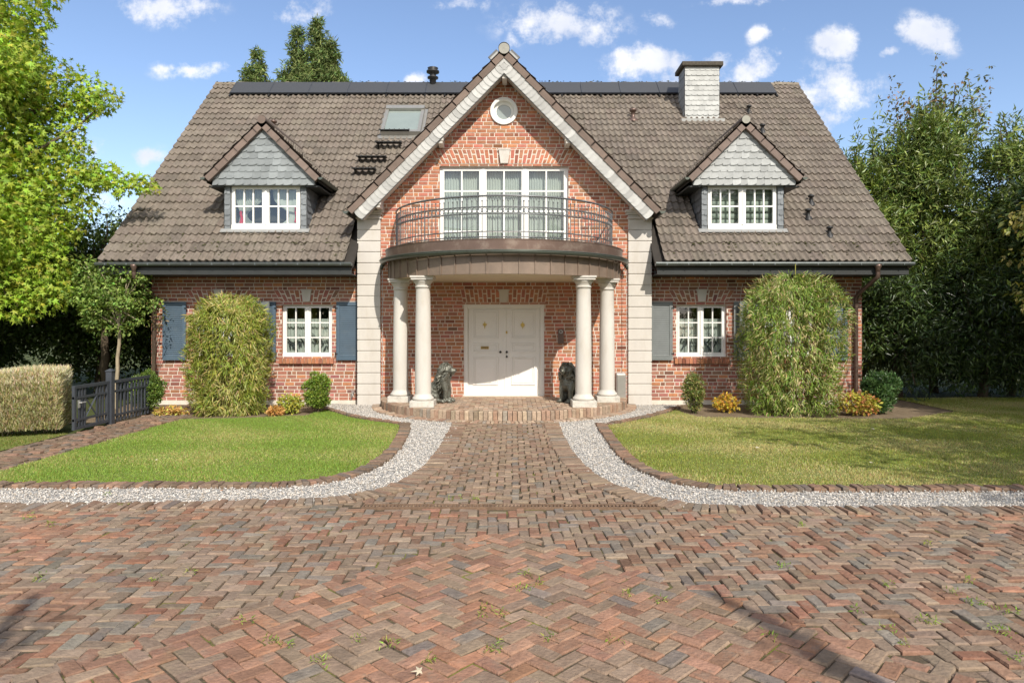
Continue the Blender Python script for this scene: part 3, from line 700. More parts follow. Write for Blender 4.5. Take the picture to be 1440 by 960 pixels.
# ---------------------------------------------------------------- roofs
TW, RL = .33, .325
def tile_template():
    n = 16; xs = np.linspace(0, TW, n + 1); pr = .030 * np.cos(2 * PI * xs / (TW / 2)) ; pr = np.where(pr < -.010, -.010 + (pr + .010) * .3, pr)
    v = []; 
    for y, dz in ((0, -.012), (-.002, .034), (.02, .042), (RL + .04, .0)): v += [(x, y, p + dz) for x, p in zip(xs, pr)]
    m = n + 1; f = [(r * m + i, r * m + i + 1, (r + 1) * m + i + 1, (r + 1) * m + i) for r in range(3) for i in range(n)]
    return np.array(v), np.array(f)
TT = tile_template()
def tile_slope(O, U, V_, width, length, keep=None, base=(.175, .148, .122), name='roof', parent=None, under=True, mb=None):
    O, U, V_ = np.array(O, float), np.array(U, float), np.array(V_, float); U /= np.linalg.norm(U); V_ /= np.linalg.norm(V_); N_ = np.cross(U, V_)
    nx, ny = int(round(width / TW)), int(math.ceil(length / RL - .15)); rl = length / ny; own = mb is None; mb = mb or MB()
    ii, jj = np.meshgrid(np.arange(nx), np.arange(ny)); ii, jj = ii.ravel(), jj.ravel()
    P = O + U * (ii * width / nx)[:, None] + V_ * (jj * rl)[:, None]
    if keep is not None:
        ctr = P + U * TW / 2 + V_ * RL / 2; k = keep(ctr); P = P[k]
    n = len(P); P = P + N_ * rng.normal(.03, .003, n)[:, None] + V_ * rng.normal(0, .007, n)[:, None]
    R = np.tile(np.stack([U, V_, N_], 1)[None], (n, 1, 1)); R[:, :, 1] += N_[None] * rng.normal(0, .006, (n, 1)) ; R[:, :, 0] += V_[None] * rng.normal(0, .006, (n, 1))
    c = np.array(base)[None] * (1 + .055 * rng.standard_normal((n, 1))) * (1 + .008 * rng.standard_normal((n, 3)))
    dk = rng.random(n) < .06; c[dk] *= .8
    S = np.tile([width / nx / TW, (rl + .03) / (RL + .04), 1], (n, 1))
    mb.inst(TT[0], TT[1], P, R, S, np.clip(c, .02, .8), 0)
    return mb
XE0, XE1 = -9.33, 9.0; YE, ZE, YR = 15.42, 3.31, 21.56; ZR = ZE + (YR - YE); SLn = (YR - YE) * math.sqrt(2)
def mainz(Y): return ZE + (Y - YE)
dorms = [(-5.83, 16.15), (5.45, 16.15)]
def keep_main(c):
    k = ~((c[:, 0] > BAYL - .05) & (c[:, 0] < BAYR + .05) & (c[:, 1] < 16.75))
    for dx, dy in dorms:
        k &= ~((abs(c[:, 0] - dx) < .9) & (c[:, 1] > dy + .25) & (c[:, 1] < dy + 1.1))
    return k
mb = tile_slope((XE0, YE, ZE), (1, 0, 0), (0, 1, 1), XE1 - XE0, SLn, keep_main)
tile_slope((XE1, 2 * YR - YE, ZE), (-1, 0, 0), (0, -1, 1), XE1 - XE0, SLn, mb=mb)
# deck under the tiles
def deck(x0, x1, y0): mb.hull([(x0, y0, mainz(y0) - .04), (x1, y0, mainz(y0) - .04), (x1, YR, ZR - .04), (x0, YR, ZR - .04)], (0, 0, -.1), 1)
deck(XE0 + .02, BAYL + .03, YE + .02); deck(BAYR - .03, XE1 - .02, YE + .02); deck(BAYL + .032, BAYR - .032, 17.4)
mb.hull([(XE0 + .02, 2 * YR - YE, ZE - .04), (XE1 - .02, 2 * YR - YE, ZE - .04), (XE1 - .02, YR + .002, ZR - .04), (XE0 + .02, YR + .002, ZR - .04)], (0, 0, -.1), 1)
roof = part(mb, 'roof', [M['tile'], M['underlay']])
# ridge caps
mb = MB(); n = 50
for i in range(n):
    a = XE0 + (XE1 - XE0) * i / n; b = a + (XE1 - XE0) / n + .03; z = ZR - .035 + random.uniform(-.012, .012); rr = .11
    V = [(xx, YR + (rr + g) * math.cos(q), z + (rr + g) * math.sin(q)) for xx, g in ((a, .012), (b, 0)) for q in np.linspace(0, PI, 9)]
    mb.add(V, [(k, k + 1, 9 + k + 1, 9 + k) for k in range(8)] + [(0, 8, 17, 9)], 0, np.array((.24, .205, .16)) * random.uniform(.75, 1.3))
    mb.add([V[k] for k in range(9)] + [(a, YR, z)], [(k, k + 1, 9) for k in range(8)], 0, (.2, .17, .14))
part(mb, 'ridge_cap', M['tile'], roof)
# verge tiles down the two gable ends of the main roof
for x, s in ((XE0, -1), (XE1, 1)):
    mb = MB()
    for y0_, y1_, sg in ((YE, YR, 1), (2 * YR - YE, YR, -1)):
        nn = 27
        for i in range(nn):
            ya, yb = y0_ + (y1_ - y0_) * i / nn, y0_ + (y1_ - y0_) * (i + 1) / nn; za, zb_ = ZE + (ZR - ZE) * i / nn, ZE + (ZR - ZE) * (i + 1) / nn
            g = .055; xa, xb = sorted((x - s * .06, x + s * .012))
            mb.hull([(xa, ya, za + g), (xb, ya, za + g), (xb, yb, zb_ + g - .02), (xa, yb, zb_ + g - .02)], (0, 0, -.2), 0, np.array((.14, .11, .09)) * random.uniform(.85, 1.15))
    part(mb, 'verge', M['verge'], roof)
# eave box: fascia, soffit, gutter
for x0, x1 in ((XE0 + .02, BAYL - .02), (BAYR + .02, XE1 - .02)):
    mb = MB(); mb.box(x0, x1, YE + .03, YE + .06, 3.03, 3.26); mb.box(x0, x1, YE + .06, YW + .0, 3.03, 3.055); part(mb, 'fascia', M['fascia'])
    mb = MB(); ga, gb = (x0 - .06, x1 + .03) if x0 < 0 else (x0 - .05, x1 + .06); rr = .065; yc, zc = YE - .05, 3.28; V = []
    for xx in (ga, gb):
        for q in np.linspace(PI, 2 * PI, 10): V.append((xx, yc + rr * math.cos(q), zc + rr * math.sin(q)))
    mb.add(V, [(k, k + 1, 11 + k, 10 + k) for k in range(9)]); mb.add(V[:10], [(0, k, k + 1) for k in range(1, 9)]); mb.add(V[10:], [(0, k + 1, k) for k in range(1, 9)])
    mb.tube([(ga, yc - rr, zc + .004), (gb, yc - rr, zc + .004)], .011, 8)
    for i in range(12): xx = ga + (gb - ga) * (i + .5) / 12; mb.box(xx - .012, xx + .012, yc - rr - .006, yc - rr + .002, zc - .045, zc + .01)
    g = part(mb, 'gutter', M['gutter']); sm = g.modifiers.new('s', 'SOLIDIFY'); sm.thickness = .004
mb = MB()
for x in (XE0 + .03, XE1 - .06): mb.hull([(x, YE + .06, 3.03), (x, YW, 3.03), (x, YW, mainz(YW) - .16), (x, YE + .06, 3.23)], (.03, 0, 0))
part(mb, 'fascia', M['fascia'])
# downpipes
for s, xo, xi in ((-1, W(190, YE), W(216.5, YW - .08)), (1, W(1233, YE), W(1204, YW - .08))):
    mb = MB(); yg = YE - .05
    mb.lathe([(.0, -.0), (.045, 0), (.05, .10), (.075, .15), (.075, .20), (.07, .2)], (xo, yg, 3.055), 14)
    mb.tube([(xo, yg, 3.08), (xo, yg, 2.98), (xo - s * .03, yg + .05, 2.93), (xi + s * .03, YW - .13, 2.63), (xi, YW - .075, 2.52), (xi, YW - .075, .1)], .048, 12)
    for z in (2.3, .9): mb.tube([(xi, YW - .075, z), (xi, YW - .075, z + .05)], .056, 12)
    part(mb, 'downpipe', M['pipe'], smooth=True)

# ---------------------------------------------------------------- gable roof of the bay
YF = 15.52; EH = 3.52
mb = MB()
for s in (-1, 1):
    ln = EH * math.sqrt(1 + SL * SL); dep = 20.3 - YF
    O = (XC + s * EH, YF if s < 0 else 20.3, APX - EH * SL)
    kk = (lambda c: c[:, 2] > mainz(c[:, 1]) - .25)
    if s < 0: tile_slope((O[0], 20.3, O[2]), (0, -1, 0), (-s, 0, SL), dep, ln, kk, mb=mb)
    else: tile_slope((O[0], YF, O[2]), (0, 1, 0), (-s, 0, SL), dep, ln, kk, mb=mb)
    # deck (prism following the valley)
    yv = lambda z: YE + (z - ZE)
    mb.hull([(XC + s * EH, YF + .03, APX - EH * SL - .03), (XC, YF + .03, APX - .03), (XC, yv(APX) , APX - .03), (XC + s * EH, yv(APX - EH * SL), APX - EH * SL - .03)], (0, 0, -.10), 1)
broof = part(mb, 'gable_roof', [M['tile'], M['underlay']])
# verge tiles (brown, lapped), slate covered barge, soffit
vt = MB(); bg = MB(); sf = MB()
for s in (-1, 1):
    n = 12; d = Vector((s, 0, -SL)).normalized(); nrm = Vector((s * SL, 0, 1)).normalized(); L_ = (EH + .02) * math.sqrt(1 + SL * SL); top = Vector((XC, 0, APX + .08))
    for i in range(n):
        a = top + d * (L_ * i / n); b = top + d * (L_ * (i + 1) / n + .03); up = nrm * (.0 + .012)
        q = [a, b + up, b + up - nrm * .165, a - nrm * .165]
        vt.hull([(p.x, YF - .055, p.z) for p in q], (0, .11, 0), 0, np.array((.17, .125, .10)) * random.uniform(.85, 1.15))
        vt.hull([(a.x, YF - .055, a.z), (b.x, YF - .055, b.z + .015), (b.x, YF + .22, b.z + .015), (a.x, YF + .22, a.z)], tuple(-nrm * .025), 0, np.array((.20, .155, .12)) * random.uniform(.85, 1.15))
    a = top - d * .10 - nrm * .15; b = top + d * (L_ - .02) - nrm * .15
    q = [a, b, b - nrm * .26, a - nrm * .26]
    bg.hull([(p.x, YF - .02, p.z) for p in q], (0, .04, 0), 0, (.13, .135, .14))
    ns = 40; w = L_ / ns
    for i in range(ns):
        p = top + d * (L_ * (i + 1) / ns - .02) - nrm * .155      # lower end of this scale, upper edge of the board
        hgt = .245; poly = [p - d * (w * 1.25), p - d * (w * .30)]
        for k in range(7):
            a_ = -PI / 2 + PI * k / 6; poly.append(p - d * (w * .30 - w * .62 * math.cos(a_) * .55) - nrm * (hgt * (.5 + .5 * math.sin(a_))))
        poly.append(p - d * (w * 1.25) - nrm * hgt)
        lift = .004 + .010 * 1.0
        V = [(q_.x, YF - .024 - lift * max(0, 1 - ((p - q_).dot(d)) / (w * 1.25)) , q_.z) for q_ in poly]; n_ = len(V)
        c_ = np.array((.45, .445, .42)) * random.uniform(.74, 1.12)
        bg.add(V, [(0, k, k + 1) for k in range(1, n_ - 1)] if True else [], 0, c_)
    inn = top + d * .0 - nrm * .35; out_ = top + d * (L_ - .03) - nrm * .35
    sf.hull([(inn.x, YF + .02, inn.z), (out_.x, YF + .02, out_.z), (out_.x, Y0 + .02, out_.z), (inn.x, Y0 + .02, inn.z)], (0, 0, .02), 0)
part(vt, 'verge', M['verge'], broof); part(bg, 'slate_barge', M['slate'], broof); part(sf, 'soffit', M['cream'], broof)
# ridge end disc + ridge caps of bay
def ridge(xc, y0, y1, z, rr, parent):
    mb = MB(); n = max(int((y1 - y0) / .35), 2)
    for i in range(n):
        a = y0 + (y1 - y0) * i / n; b = a + (y1 - y0) / n + .02
        V = [(xc + (rr + g) * math.cos(q), yy, z + (rr + g) * math.sin(q)) for yy, g in ((a, .01), (b, 0)) for q in np.linspace(-.35, PI + .35, 12)]
        mb.add(V, [(k, k + 1, 12 + k + 1, 12 + k) for k in range(11)], 0, np.array((.21, .165, .13)) * random.uniform(.8, 1.2))
    part(mb, 'ridge_cap', M['verge'], parent)
    mb = MB(); mb.tube([(xc, y0 - .02, z - .02), (xc, y0 + .02, z - .02)], rr * 1.02, 20, col=(.30, .29, .25)); part(mb, 'ridge_end_cap', M['slate'], parent)
ridge(XC, YF - .07, 20.2, APX + .06, .12, broof)
# brackets
for px, py0, py1 in ((709.5, 96, 111), (619, 183, 202), (799, 183, 202), (531, 280, 292), (893, 280, 292)):
    mb = MB(); x = W(px, YF + .05); z1_, z0_ = Z(py0, YF + .05), Z(py1, YF + .05); mb.box(x - .055, x + .055, YF + .03, Y0 + .01, z0_, z1_); mb.box(x - .075, x + .075, YF + .015, YF + .16, z0_ + .06, z1_ - .02)
    part(mb, 'bracket', M['cream'], bevel=.008)
# short gutters of the bay
for s in (-1, 1):
    mb = MB(); x = XC + s * (EH + .06); z = APX - EH * SL - .02
    V = [(x + .06 * math.cos(q), yy, z + .06 * math.sin(q)) for yy in (YF - .12, 16.6) for q in np.linspace(PI, 2 * PI, 9)]
    mb.add(V, [(k, k + 1, 10 + k, 9 + k) for k in range(8)]); mb.add(V[:9], [(0, k, k + 1) for k in range(1, 8)])
    mb.tube([(x - .06, YF - .12, z), (x - .06, 16.6, z)], .009, 6); mb.tube([(x + .06, YF - .12, z), (x + .06, 16.6, z)], .009, 6)
    part(mb, 'gutter', M['gutgreen'])

# ---------------------------------------------------------------- slate field
def slate_poly(w, h):
    pts = [(-w * .02, h), (w * 1.05, h), (w * 1.05, h * .45)]
    for t in np.linspace(0, 1, 5): a = t * PI / 2; pts.append((w * (.45 + .60 * math.cos(a)), h * (.45 - .45 * math.sin(a))))
    pts.append((-w * .02, 0)); return pts
def slates(mb, x0, x1, z0, z1, Y, w=.2, h=.155, xlim=None, T=None, base=(.27, .285, .285), mir=False, var=.10):
    T = T or (lambda p: p); rows = int(math.ceil((z1 - z0) / h)); sp = slate_poly(w, h * 1.12)
    for r in range(rows):
        z = z0 + r * h; lo, hi = x0, x1
        if xlim: lo, hi = xlim(z + h * .45)
        x = lo - (r % 2) * w * .5 - random.random() * .04; i = 0
        while x < hi:
            ww = w * random.uniform(.85, 1.12)
            pts = [(x + px * ww / w, z + pz) for px, pz in sp]
            if mir: pts = [(2 * x + ww - a, b) for a, b in pts]
            q = []
            for a, b in pts:
                l2, h2 = (xlim(b) if xlim else (x0, x1)); a = min(max(a, l2), h2 + 0); q.append((a, b))
            aa = [p[0] for p in q]
            if max(aa) - min(aa) > .02 and h2 > l2:
                c = np.array(base) * (1 + var * random.gauss(0, 1)); off = -.005 * (r % 2) - .0025 * (i % 2) - .006
                v = [T((a, Y + off - (z + h - b) * .11, min(b, z1))) for a, b in q]; n = len(v)
                mb.add(v, [(0, k, k + 1) for k in range(1, n - 1)], 0, np.clip(c, .03, .9))
            x += ww; i += 1
def slope_pt(x, y, up=0): n = Vector((0, -1, 1)).normalized(); return Vector((x, y, mainz(y))) + n * up
def slab(mb, x0, x1, y0, y1, u0, u1, m=0, col=None):
    a = [slope_pt(x0, y0, u0), slope_pt(x1, y0, u0), slope_pt(x1, y1, u0), slope_pt(x0, y1, u0)]; n = Vector((0, -1, 1)).normalized() * (u1 - u0)
    mb.hull([tuple(p) for p in a], tuple(n), m, col)
# dormers
def dormer(xc, y, label, cstyle, curt, mir, red):
    zb, zt = Z(325, y), Z(261, y); hw = .965; wx0, wx1 = xc - .81, xc + .81
    d = MB(); yb = YE + (5.4 - ZE)
    # cheeks
    for s in (-1, 1):
        xo = xc + s * hw; xi = xc + s * .835; a, b = min(xo, xi), max(xo, xi)
        d.box(a, b, y, y + .06, zb, zt + .0, 0, (.25, .27, .28))
        d.hull([(xo, y + .06, zb - .2), (xo, y + .06, 5.35), (xo, yb, 5.35), (xo, yb - .1, 5.0)], (-s * .03, 0, 0), 0, (.22, .23, .24))
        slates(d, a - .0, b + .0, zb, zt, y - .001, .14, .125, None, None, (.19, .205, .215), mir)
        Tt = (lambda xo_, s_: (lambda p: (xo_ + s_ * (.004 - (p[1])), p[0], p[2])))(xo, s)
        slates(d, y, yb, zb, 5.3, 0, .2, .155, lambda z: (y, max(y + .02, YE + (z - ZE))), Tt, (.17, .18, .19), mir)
    # gable
    apz = 6.58; k = 1.0
    gw = 1.20; gz = zt - .02; ztop = apz - .06
    lim = lambda z: (xc - min(gw, max(0, (apz - .10 - z)) / k), xc + min(gw, max(0, (apz - .10 - z)) / k))
    d.hull([(xc - gw, y - .13, gz), (xc + gw, y - .13, gz), (xc + gw, y - .13, gz + .16), (xc, y - .13, apz - .1), (xc - gw, y - .13, gz + .16)], (0, .12, 0), 0, (.20, .215, .22))
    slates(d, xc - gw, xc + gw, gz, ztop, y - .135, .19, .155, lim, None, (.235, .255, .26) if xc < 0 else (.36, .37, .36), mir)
    d.box(xc - .97, xc + .97, y - .06, y + .04, zb - .06, zb + .02, 0, (.36, .37, .37))       # lead apron
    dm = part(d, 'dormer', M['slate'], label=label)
    window('window_frame', wx0, wx1, zb + .02, zt, y, 2, 3, 2, dm, post=.10, fr=.05, sill=.13, mun=.035, curtain=curt, cstyle=cstyle, depth=.02)
    if red:
        rb = MB()
        for rx, rz, h_ in ((wx1 - .13, zb + .22, .36), (wx0 + .18, zb + .2, .3)): rb.tube([(rx, y + .14, rz), (rx + .02, y + .14, rz + h_ * .4), (rx - .01, y + .14, rz + h_ * .75), (rx, y + .14, rz + h_)], [.05, .035, .03, .035], 10)
        part(rb, 'hanging_doll', M['red'], dm, smooth=True)
    fl_ = MB(); slab(fl_, xc - 1.05, xc + 1.05, y - .035, y + .06, .085, .095, 0, (.26, .26, .25)); part(fl_, 'flashing', M['slate'], dm)
    # roof
    eh = 1.32; yf = y - .20; ez = apz + .06 - eh; yv = YE + (apz + .06 - ZE); rm = MB()
    for s in (-1, 1):
        ln = eh * math.sqrt(2); kk = (lambda c: c[:, 2] > mainz(c[:, 1]) - .2)
        if s < 0: tile_slope((xc + s * eh, yv, ez), (0, -1, 0), (-s, 0, 1), yv - yf, ln, kk, mb=rm)
        else: tile_slope((xc + s * eh, yf, ez), (0, 1, 0), (-s, 0, 1), yv - yf, ln, kk, mb=rm)
        rm.hull([(xc + s * eh, yf + .03, ez - .03), (xc, yf + .03, apz + .03), (xc, yv, apz + .03), (xc + s * eh, YE + (ez - ZE), ez - .03)], (0, 0, -.08), 1)
        dd = Vector((s, 0, -1)).normalized(); nn = Vector((s, 0, 1)).normalized(); top = Vector((xc, 0, apz + .13)); L_ = eh * math.sqrt(2) + .03
        for i in range(6):
            a = top + dd * L_ * i / 6; b = top + dd * (L_ * (i + 1) / 6 + .02) + nn * .01
            rm.hull([(p.x, yf - .05, p.z) for p in (a, b, b - nn * .17, a - nn * .17)], (0, .12, 0), 2, np.array((.20, .15, .125)) * random.uniform(.85, 1.15))
            rm.hull([(a.x, yf - .05, a.z), (b.x, yf - .05, b.z), (b.x, yf + .2, b.z), (a.x, yf + .2, a.z)], tuple(-nn * .03), 2, np.array((.20, .155, .12)) * random.uniform(.85, 1.15))
    part(rm, 'dormer_roof', [M['tile'], M['underlay'], M['verge']], dm)
    rc = MB(); rr = .095
    V = [(xc + rr * math.cos(q), yy, apz + .10 + rr * math.sin(q)) for yy in (yf - .06, yv) for q in np.linspace(-.3, PI + .3, 12)]
    rc.add(V, [(k_, k_ + 1, 12 + k_ + 1, 12 + k_) for k_ in range(11)], 0, (.17, .135, .11))
    rc.tube([(xc, yf - .07, apz + .09), (xc, yf - .03, apz + .09)], rr, 18, col=(.34, .33, .28) if xc > 0 else (.16, .12, .10))
    part(rc, 'dormer_ridge', M['verge'], dm)
    for s in (-1, 1):
        gm = MB(); x = xc + s * (eh + .05); z = ez
        V = [(x + .055 * math.cos(q), yy, z + .055 * math.sin(q)) for yy in (yf - .08, YE + ez - ZE) for q in np.linspace(PI, 2 * PI, 9)]
        gm.add(V, [(k_, k_ + 1, 10 + k_, 9 + k_) for k_ in range(8)]); gm.add(V[:9], [(0, k_, k_ + 1) for k_ in range(1, 8)])
        for e in (-.055, .055): gm.tube([(x + e, yf - .08, z), (x + e, YE + ez - ZE, z)], .008, 6)
        xa, xb = sorted((xc + s * .96, xc + s * 1.30)); gm.box(xa, xb, y - .10, YE + (5.05 - ZE) + .2, 5.13, 5.16, 1)
        part(gm, 'dormer_gutter', [M['gutgreen'], M['fascia']], dm)
dormer(*dorms[0], 'grey slate dormer with tied-back curtains', 'tied', 'curtain', False, True)
dormer(*dorms[1], 'pale slate dormer with lowered blinds', 'blind_or_sky_sheet', 'blind_or_sky_sheet', False, False)

# ---------------------------------------------------------------- chimney
mb = MB(); cx0, cx1, cy0, cy1, cz1 = 5.05, 6.05, 19.94, 20.66, 9.42
mb.box(cx0 + .01, cx1 - .01, cy0 + .01, cy1, 7.6, cz1, 0, (.2, .21, .21))
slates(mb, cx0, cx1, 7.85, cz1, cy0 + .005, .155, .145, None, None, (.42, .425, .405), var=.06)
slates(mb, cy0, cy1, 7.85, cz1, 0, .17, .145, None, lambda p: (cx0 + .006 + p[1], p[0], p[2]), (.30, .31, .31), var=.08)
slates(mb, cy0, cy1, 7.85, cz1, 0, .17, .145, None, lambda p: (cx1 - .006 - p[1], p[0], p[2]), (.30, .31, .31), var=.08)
mb.box(cx0 - .12, cx1 + .14, cy0 - .1, cy0 + .0, mainz(cy0) - .04, mainz(cy0) + .05, 0, (.33, .33, .31))
ch = part(mb, 'chimney', M['slate'])
mb = MB(); mb.box(cx0 - .10, cx1 + .10, cy0 - .10, cy1 + .1, cz1, cz1 + .13); part(mb, 'chimney_cap', M['capstone'], ch, bevel=.02)

# skylight
sk = MB(); skx0, skx1, sy0, sy1 = W(536, 19.3) , W(592, 19.3), 19.27, 20.30
slab(sk, skx0, skx1, sy0, sy0 + .07, .0, .20); slab(sk, skx0, skx1, sy1 - .13, sy1, .0, .24); slab(sk, skx0, skx0 + .09, sy0 + .07, sy1 - .13, .0, .199); slab(sk, skx1 - .09, skx1, sy0 + .07, sy1 - .13, .0, .199)
slab(sk, skx0 - .08, skx1 + .08, sy0 - .12, sy1 + .05, .03, .075)
s_ = part(sk, 'skylight', M['alu'], roof)
sk = MB(); a = [slope_pt(skx0 + .09, sy0 + .07, .165), slope_pt(skx1 - .09, sy0 + .07, .165), slope_pt(skx1 - .09, sy1 - .13, .165), slope_pt(skx0 + .09, sy1 - .13, .165)]
sk.add([tuple(p) for p in a], [(0, 1, 2, 3)], 0); sk.add([tuple(p - Vector((0, 0, .018))) for p in a], [(0, 1, 2, 3)], 1)  # second, pale sheet under the glass stands in for reflected cloud
part(sk, 'skylight_pane', [M['skyglass'], M['curtain']], roof)
# roof steps
for xa, xb, py in ((536, 577, 192), (530, 566, 209), (504, 545, 229), (498, 530, 246)):
    Yd = (HZ - 0) ; yy = (F * YE - F * (ZE - H)) / (F - (HZ - py)); mb = MB(); x0_, x1_ = W(xa, yy), W(xb, yy)
    p = slope_pt(0, yy, .05)
    mb.box(x0_, x1_, p.y - .22, p.y + .02, p.z + .085, p.z + .10)
    for k in range(7): xx = x0_ + (x1_ - x0_) * k / 6; mb.box(xx - .012, xx + .012, p.y - .225, p.y - .19, p.z + .07, p.z + .115)
    for xx in (x0_ + .04, x1_ - .06): mb.hull([(xx, p.y - .2, p.z + .1), (xx, p.y + .15, p.z + .12), (xx, p.y - .03, p.z - .08)], (.02, 0, 0))
    part(mb, 'roof_step', M['black'], roof)
# vents
def vent(px, py, s=1., m='black'):
    yy = (F * YE - F * (ZE - H)) / (F - (HZ - py)); p = slope_pt(W(px, yy), yy, .03); mb = MB()
    mb.lathe([(.13 * s, -.06), (.11 * s, .02), (.055 * s, .06), (.055 * s, .22 * s), (.09 * s, .22 * s), (.10 * s, .27 * s), (.06 * s, .30 * s), (.0, .31 * s)], tuple(p), 14)
    part(mb, 'vent_pipe', M[m], roof, smooth=True)
vent(890, 170, 1.1, 'pipe'); vent(385, 185, 1.0, 'pipe')
for px, py in ((1053, 160), (1072, 187), (1140, 288), (1136, 308), (1166, 333), (1122, 252), (1050, 176)): vent(px, py, .75)
mb = MB(); fx, fy = W(609, 21.4), 21.35
mb.lathe([(.10, -.4), (.10, .05), (.17, .08), (.17, .12), (.10, .15), (.10, .22), (.2, .26), (.2, .31), (.12, .34), (.17, .40), (.0, .45)], (fx, fy, ZR + .05), 16); part(mb, 'flue', M['black'], roof, smooth=True)
# solar panels
sp0, sp1 = W(329, 21.2), W(1087, 21.2); ns = 14; first = None
for i in range(ns):
    a, b = sp0 + (sp1 - sp0) * i / ns + .008, sp0 + (sp1 - sp0) * (i + 1) / ns - .008
    if a < cx1 + .05 and b > cx0 - .05 and False: continue
    mb = MB(); slab(mb, a, b, 21.00, 21.48, .12, .15, 0)
    slab(mb, a - .006, a + .012, 20.99, 21.49, .115, .156, 1); slab(mb, a + .012, b, 20.985, 21.005, .11, .156, 1)
    o = part(mb, 'solar_panel', [M['solar'], M['fence']], roof)
mb = MB()
for i in range(29): xx = sp0 + (sp1 - sp0) * i / 28 ; slab(mb, xx - .02, xx + .02, 20.9, 21.4, .06, .11)
slab(mb, sp0, sp1, 21.1, 21.14, .07, .108)
part(mb, 'panel_mount', M['black'], roof)
# moss cushions + snow hooks near the eaves
mb = MB(); ico = [(0, 0, 1), (.9, 0, .3), (.28, .85, .3), (-.73, .53, .3), (-.73, -.53, .3), (.28, -.85, .3)]
mt = (np.array(ico), np.array([(0, 1, 2), (0, 2, 3), (0, 3, 4), (0, 4, 5), (0, 5, 1)]))
pts = []
for x in np.arange(XE0 + .6, XE1, .92):
    if BAYL - .2 < x < BAYR + .2: continue
    for k in range(16): pts.append(tuple(slope_pt(x + random.gauss(0, .13), YE + .42 + random.gauss(0, .05), .05)))
for k in range(500): 
    x = random.uniform(XE0, XE1); y = YE + abs(random.gauss(0, .35)) + .05
    if BAYL - .2 < x < BAYR + .2: continue
    pts.append(tuple(slope_pt(x, y, .04)))
for k in range(420): pts.append((random.uniform(XE0, XE1), YR - random.uniform(-.03, .12), ZR + random.uniform(.02, .09)))
P = np.array(pts); mb.inst(mt[0], mt[1], P, None, rng.uniform(.012, .04, (len(P), 3)) * np.array([1.3, 1, .8]), None)
part(mb, 'roof_moss', M['moss'], roof)['kind'] = 'stuff'
# wall tap
mb = MB(); tx, tz = W(497, YW), Z(553, YW)
mb.tube([(tx, YW, tz), (tx, YW - .08, tz), (tx, YW - .12, tz - .05)], .014, 8); mb.tube([(tx - .04, YW - .07, tz + .05), (tx + .04, YW - .07, tz + .05)], .01, 6); mb.tube([(tx, YW - .07, tz), (tx, YW - .07, tz + .05)], .008, 6)
mb.tube([(tx - .05, YW - .03, tz - .15), (tx - .05, YW - .03, tz - .02), (tx, YW - .03, tz)], .01, 6); part(mb, 'garden_tap', M['galv'])


# ================================================================== GROUND
def struct(o): o['kind'] = 'structure'; return o
def resample(pts, step):
    P = [Vector((p[0], p[1])) for p in pts]; out = []
    for i in range(len(P) - 1):
        p0, p1, p2, p3 = P[max(i - 1, 0)], P[i], P[i + 1], P[min(i + 2, len(P) - 1)]
        k = max(int((p2 - p1).length / .05), 2)
        for j in range(k):
            t = j / k; out.append(.5 * ((2 * p1) + (-p0 + p2) * t + (2 * p0 - 5 * p1 + 4 * p2 - p3) * t * t + (-p0 + 3 * p1 - 3 * p2 + p3) * t ** 3))
    out.append(P[-1]); D = [0]
    for a, b in zip(out, out[1:]): D.append(D[-1] + (b - a).length)
    n = max(int(D[-1] / step), 1); res = []; j = 0
    for i in range(n + 1):
        d = D[-1] * i / n
        while j < len(D) - 2 and D[j + 1] < d: j += 1
        t = (d - D[j]) / max(D[j + 1] - D[j], 1e-6); res.append(out[j].lerp(out[j + 1], t))
    return np.array([(p.x, p.y) for p in res])
def inside(P, poly):
    P = np.asarray(P); x, y = P[:, 0], P[:, 1]; c = np.zeros(len(P), bool); q = np.asarray(poly); n = len(q)
    for i in range(n):
        x1, y1 = q[i]; x2, y2 = q[(i + 1) % n]
        if y1 == y2: continue
        k = ((y1 > y) != (y2 > y)) & (x < (x2 - x1) * (y - y1) / (y2 - y1) + x1); c ^= k
    return c
def sheet(name, poly, z, m, th=.0):
    import bmesh
    bm = bmesh.new(); vs = [bm.verts.new((p[0], p[1], z)) for p in poly]; f = bm.faces.new(vs)
    bm.normal_update()
    if f.normal.z < 0: bmesh.ops.reverse_faces(bm, faces=[f])
    if th:
        r = bmesh.ops.extrude_face_region(bm, geom=[f]); bmesh.ops.translate(bm, verts=[v for v in r['geom'] if isinstance(v, bmesh.types.BMVert)], vec=(0, 0, -th))
    bmesh.ops.triangulate(bm, faces=bm.faces[:])
    me = bpy.data.meshes.new(name); bm.to_mesh(me); bm.free(); me.materials.append(m); o = bpy.data.objects.new(name, me); C.objects.link(o); return struct(o)
mb = MB()
n = 48; xs = np.linspace(-160, 160, n); ys = np.linspace(-60, 260, n); X_, Y_ = np.meshgrid(xs, ys)
mb.add(np.stack([X_.ravel(), Y_.ravel(), np.full(n * n, -.03)], 1), [(i * n + j, i * n + j + 1, (i + 1) * n + j + 1, (i + 1) * n + j) for i in range(n - 1) for j in range(n - 1)])
struct(mb.build('ground', M['ground']))
# garden beds
sheet('soil_bed', [(-8.6, 13.2), (-5.6, 13.9), (-3.2, 13.9), (-3.2, 16.4), (-9.2, 16.4)], -.008, M['soil'])
sheet('soil_bed', [(2.8, 13.9), (9.5, 13.2), (11, 15.0), (9.6, 17.5), (8.0, 16.4), (2.8, 16.4)], -.008, M['soil'])

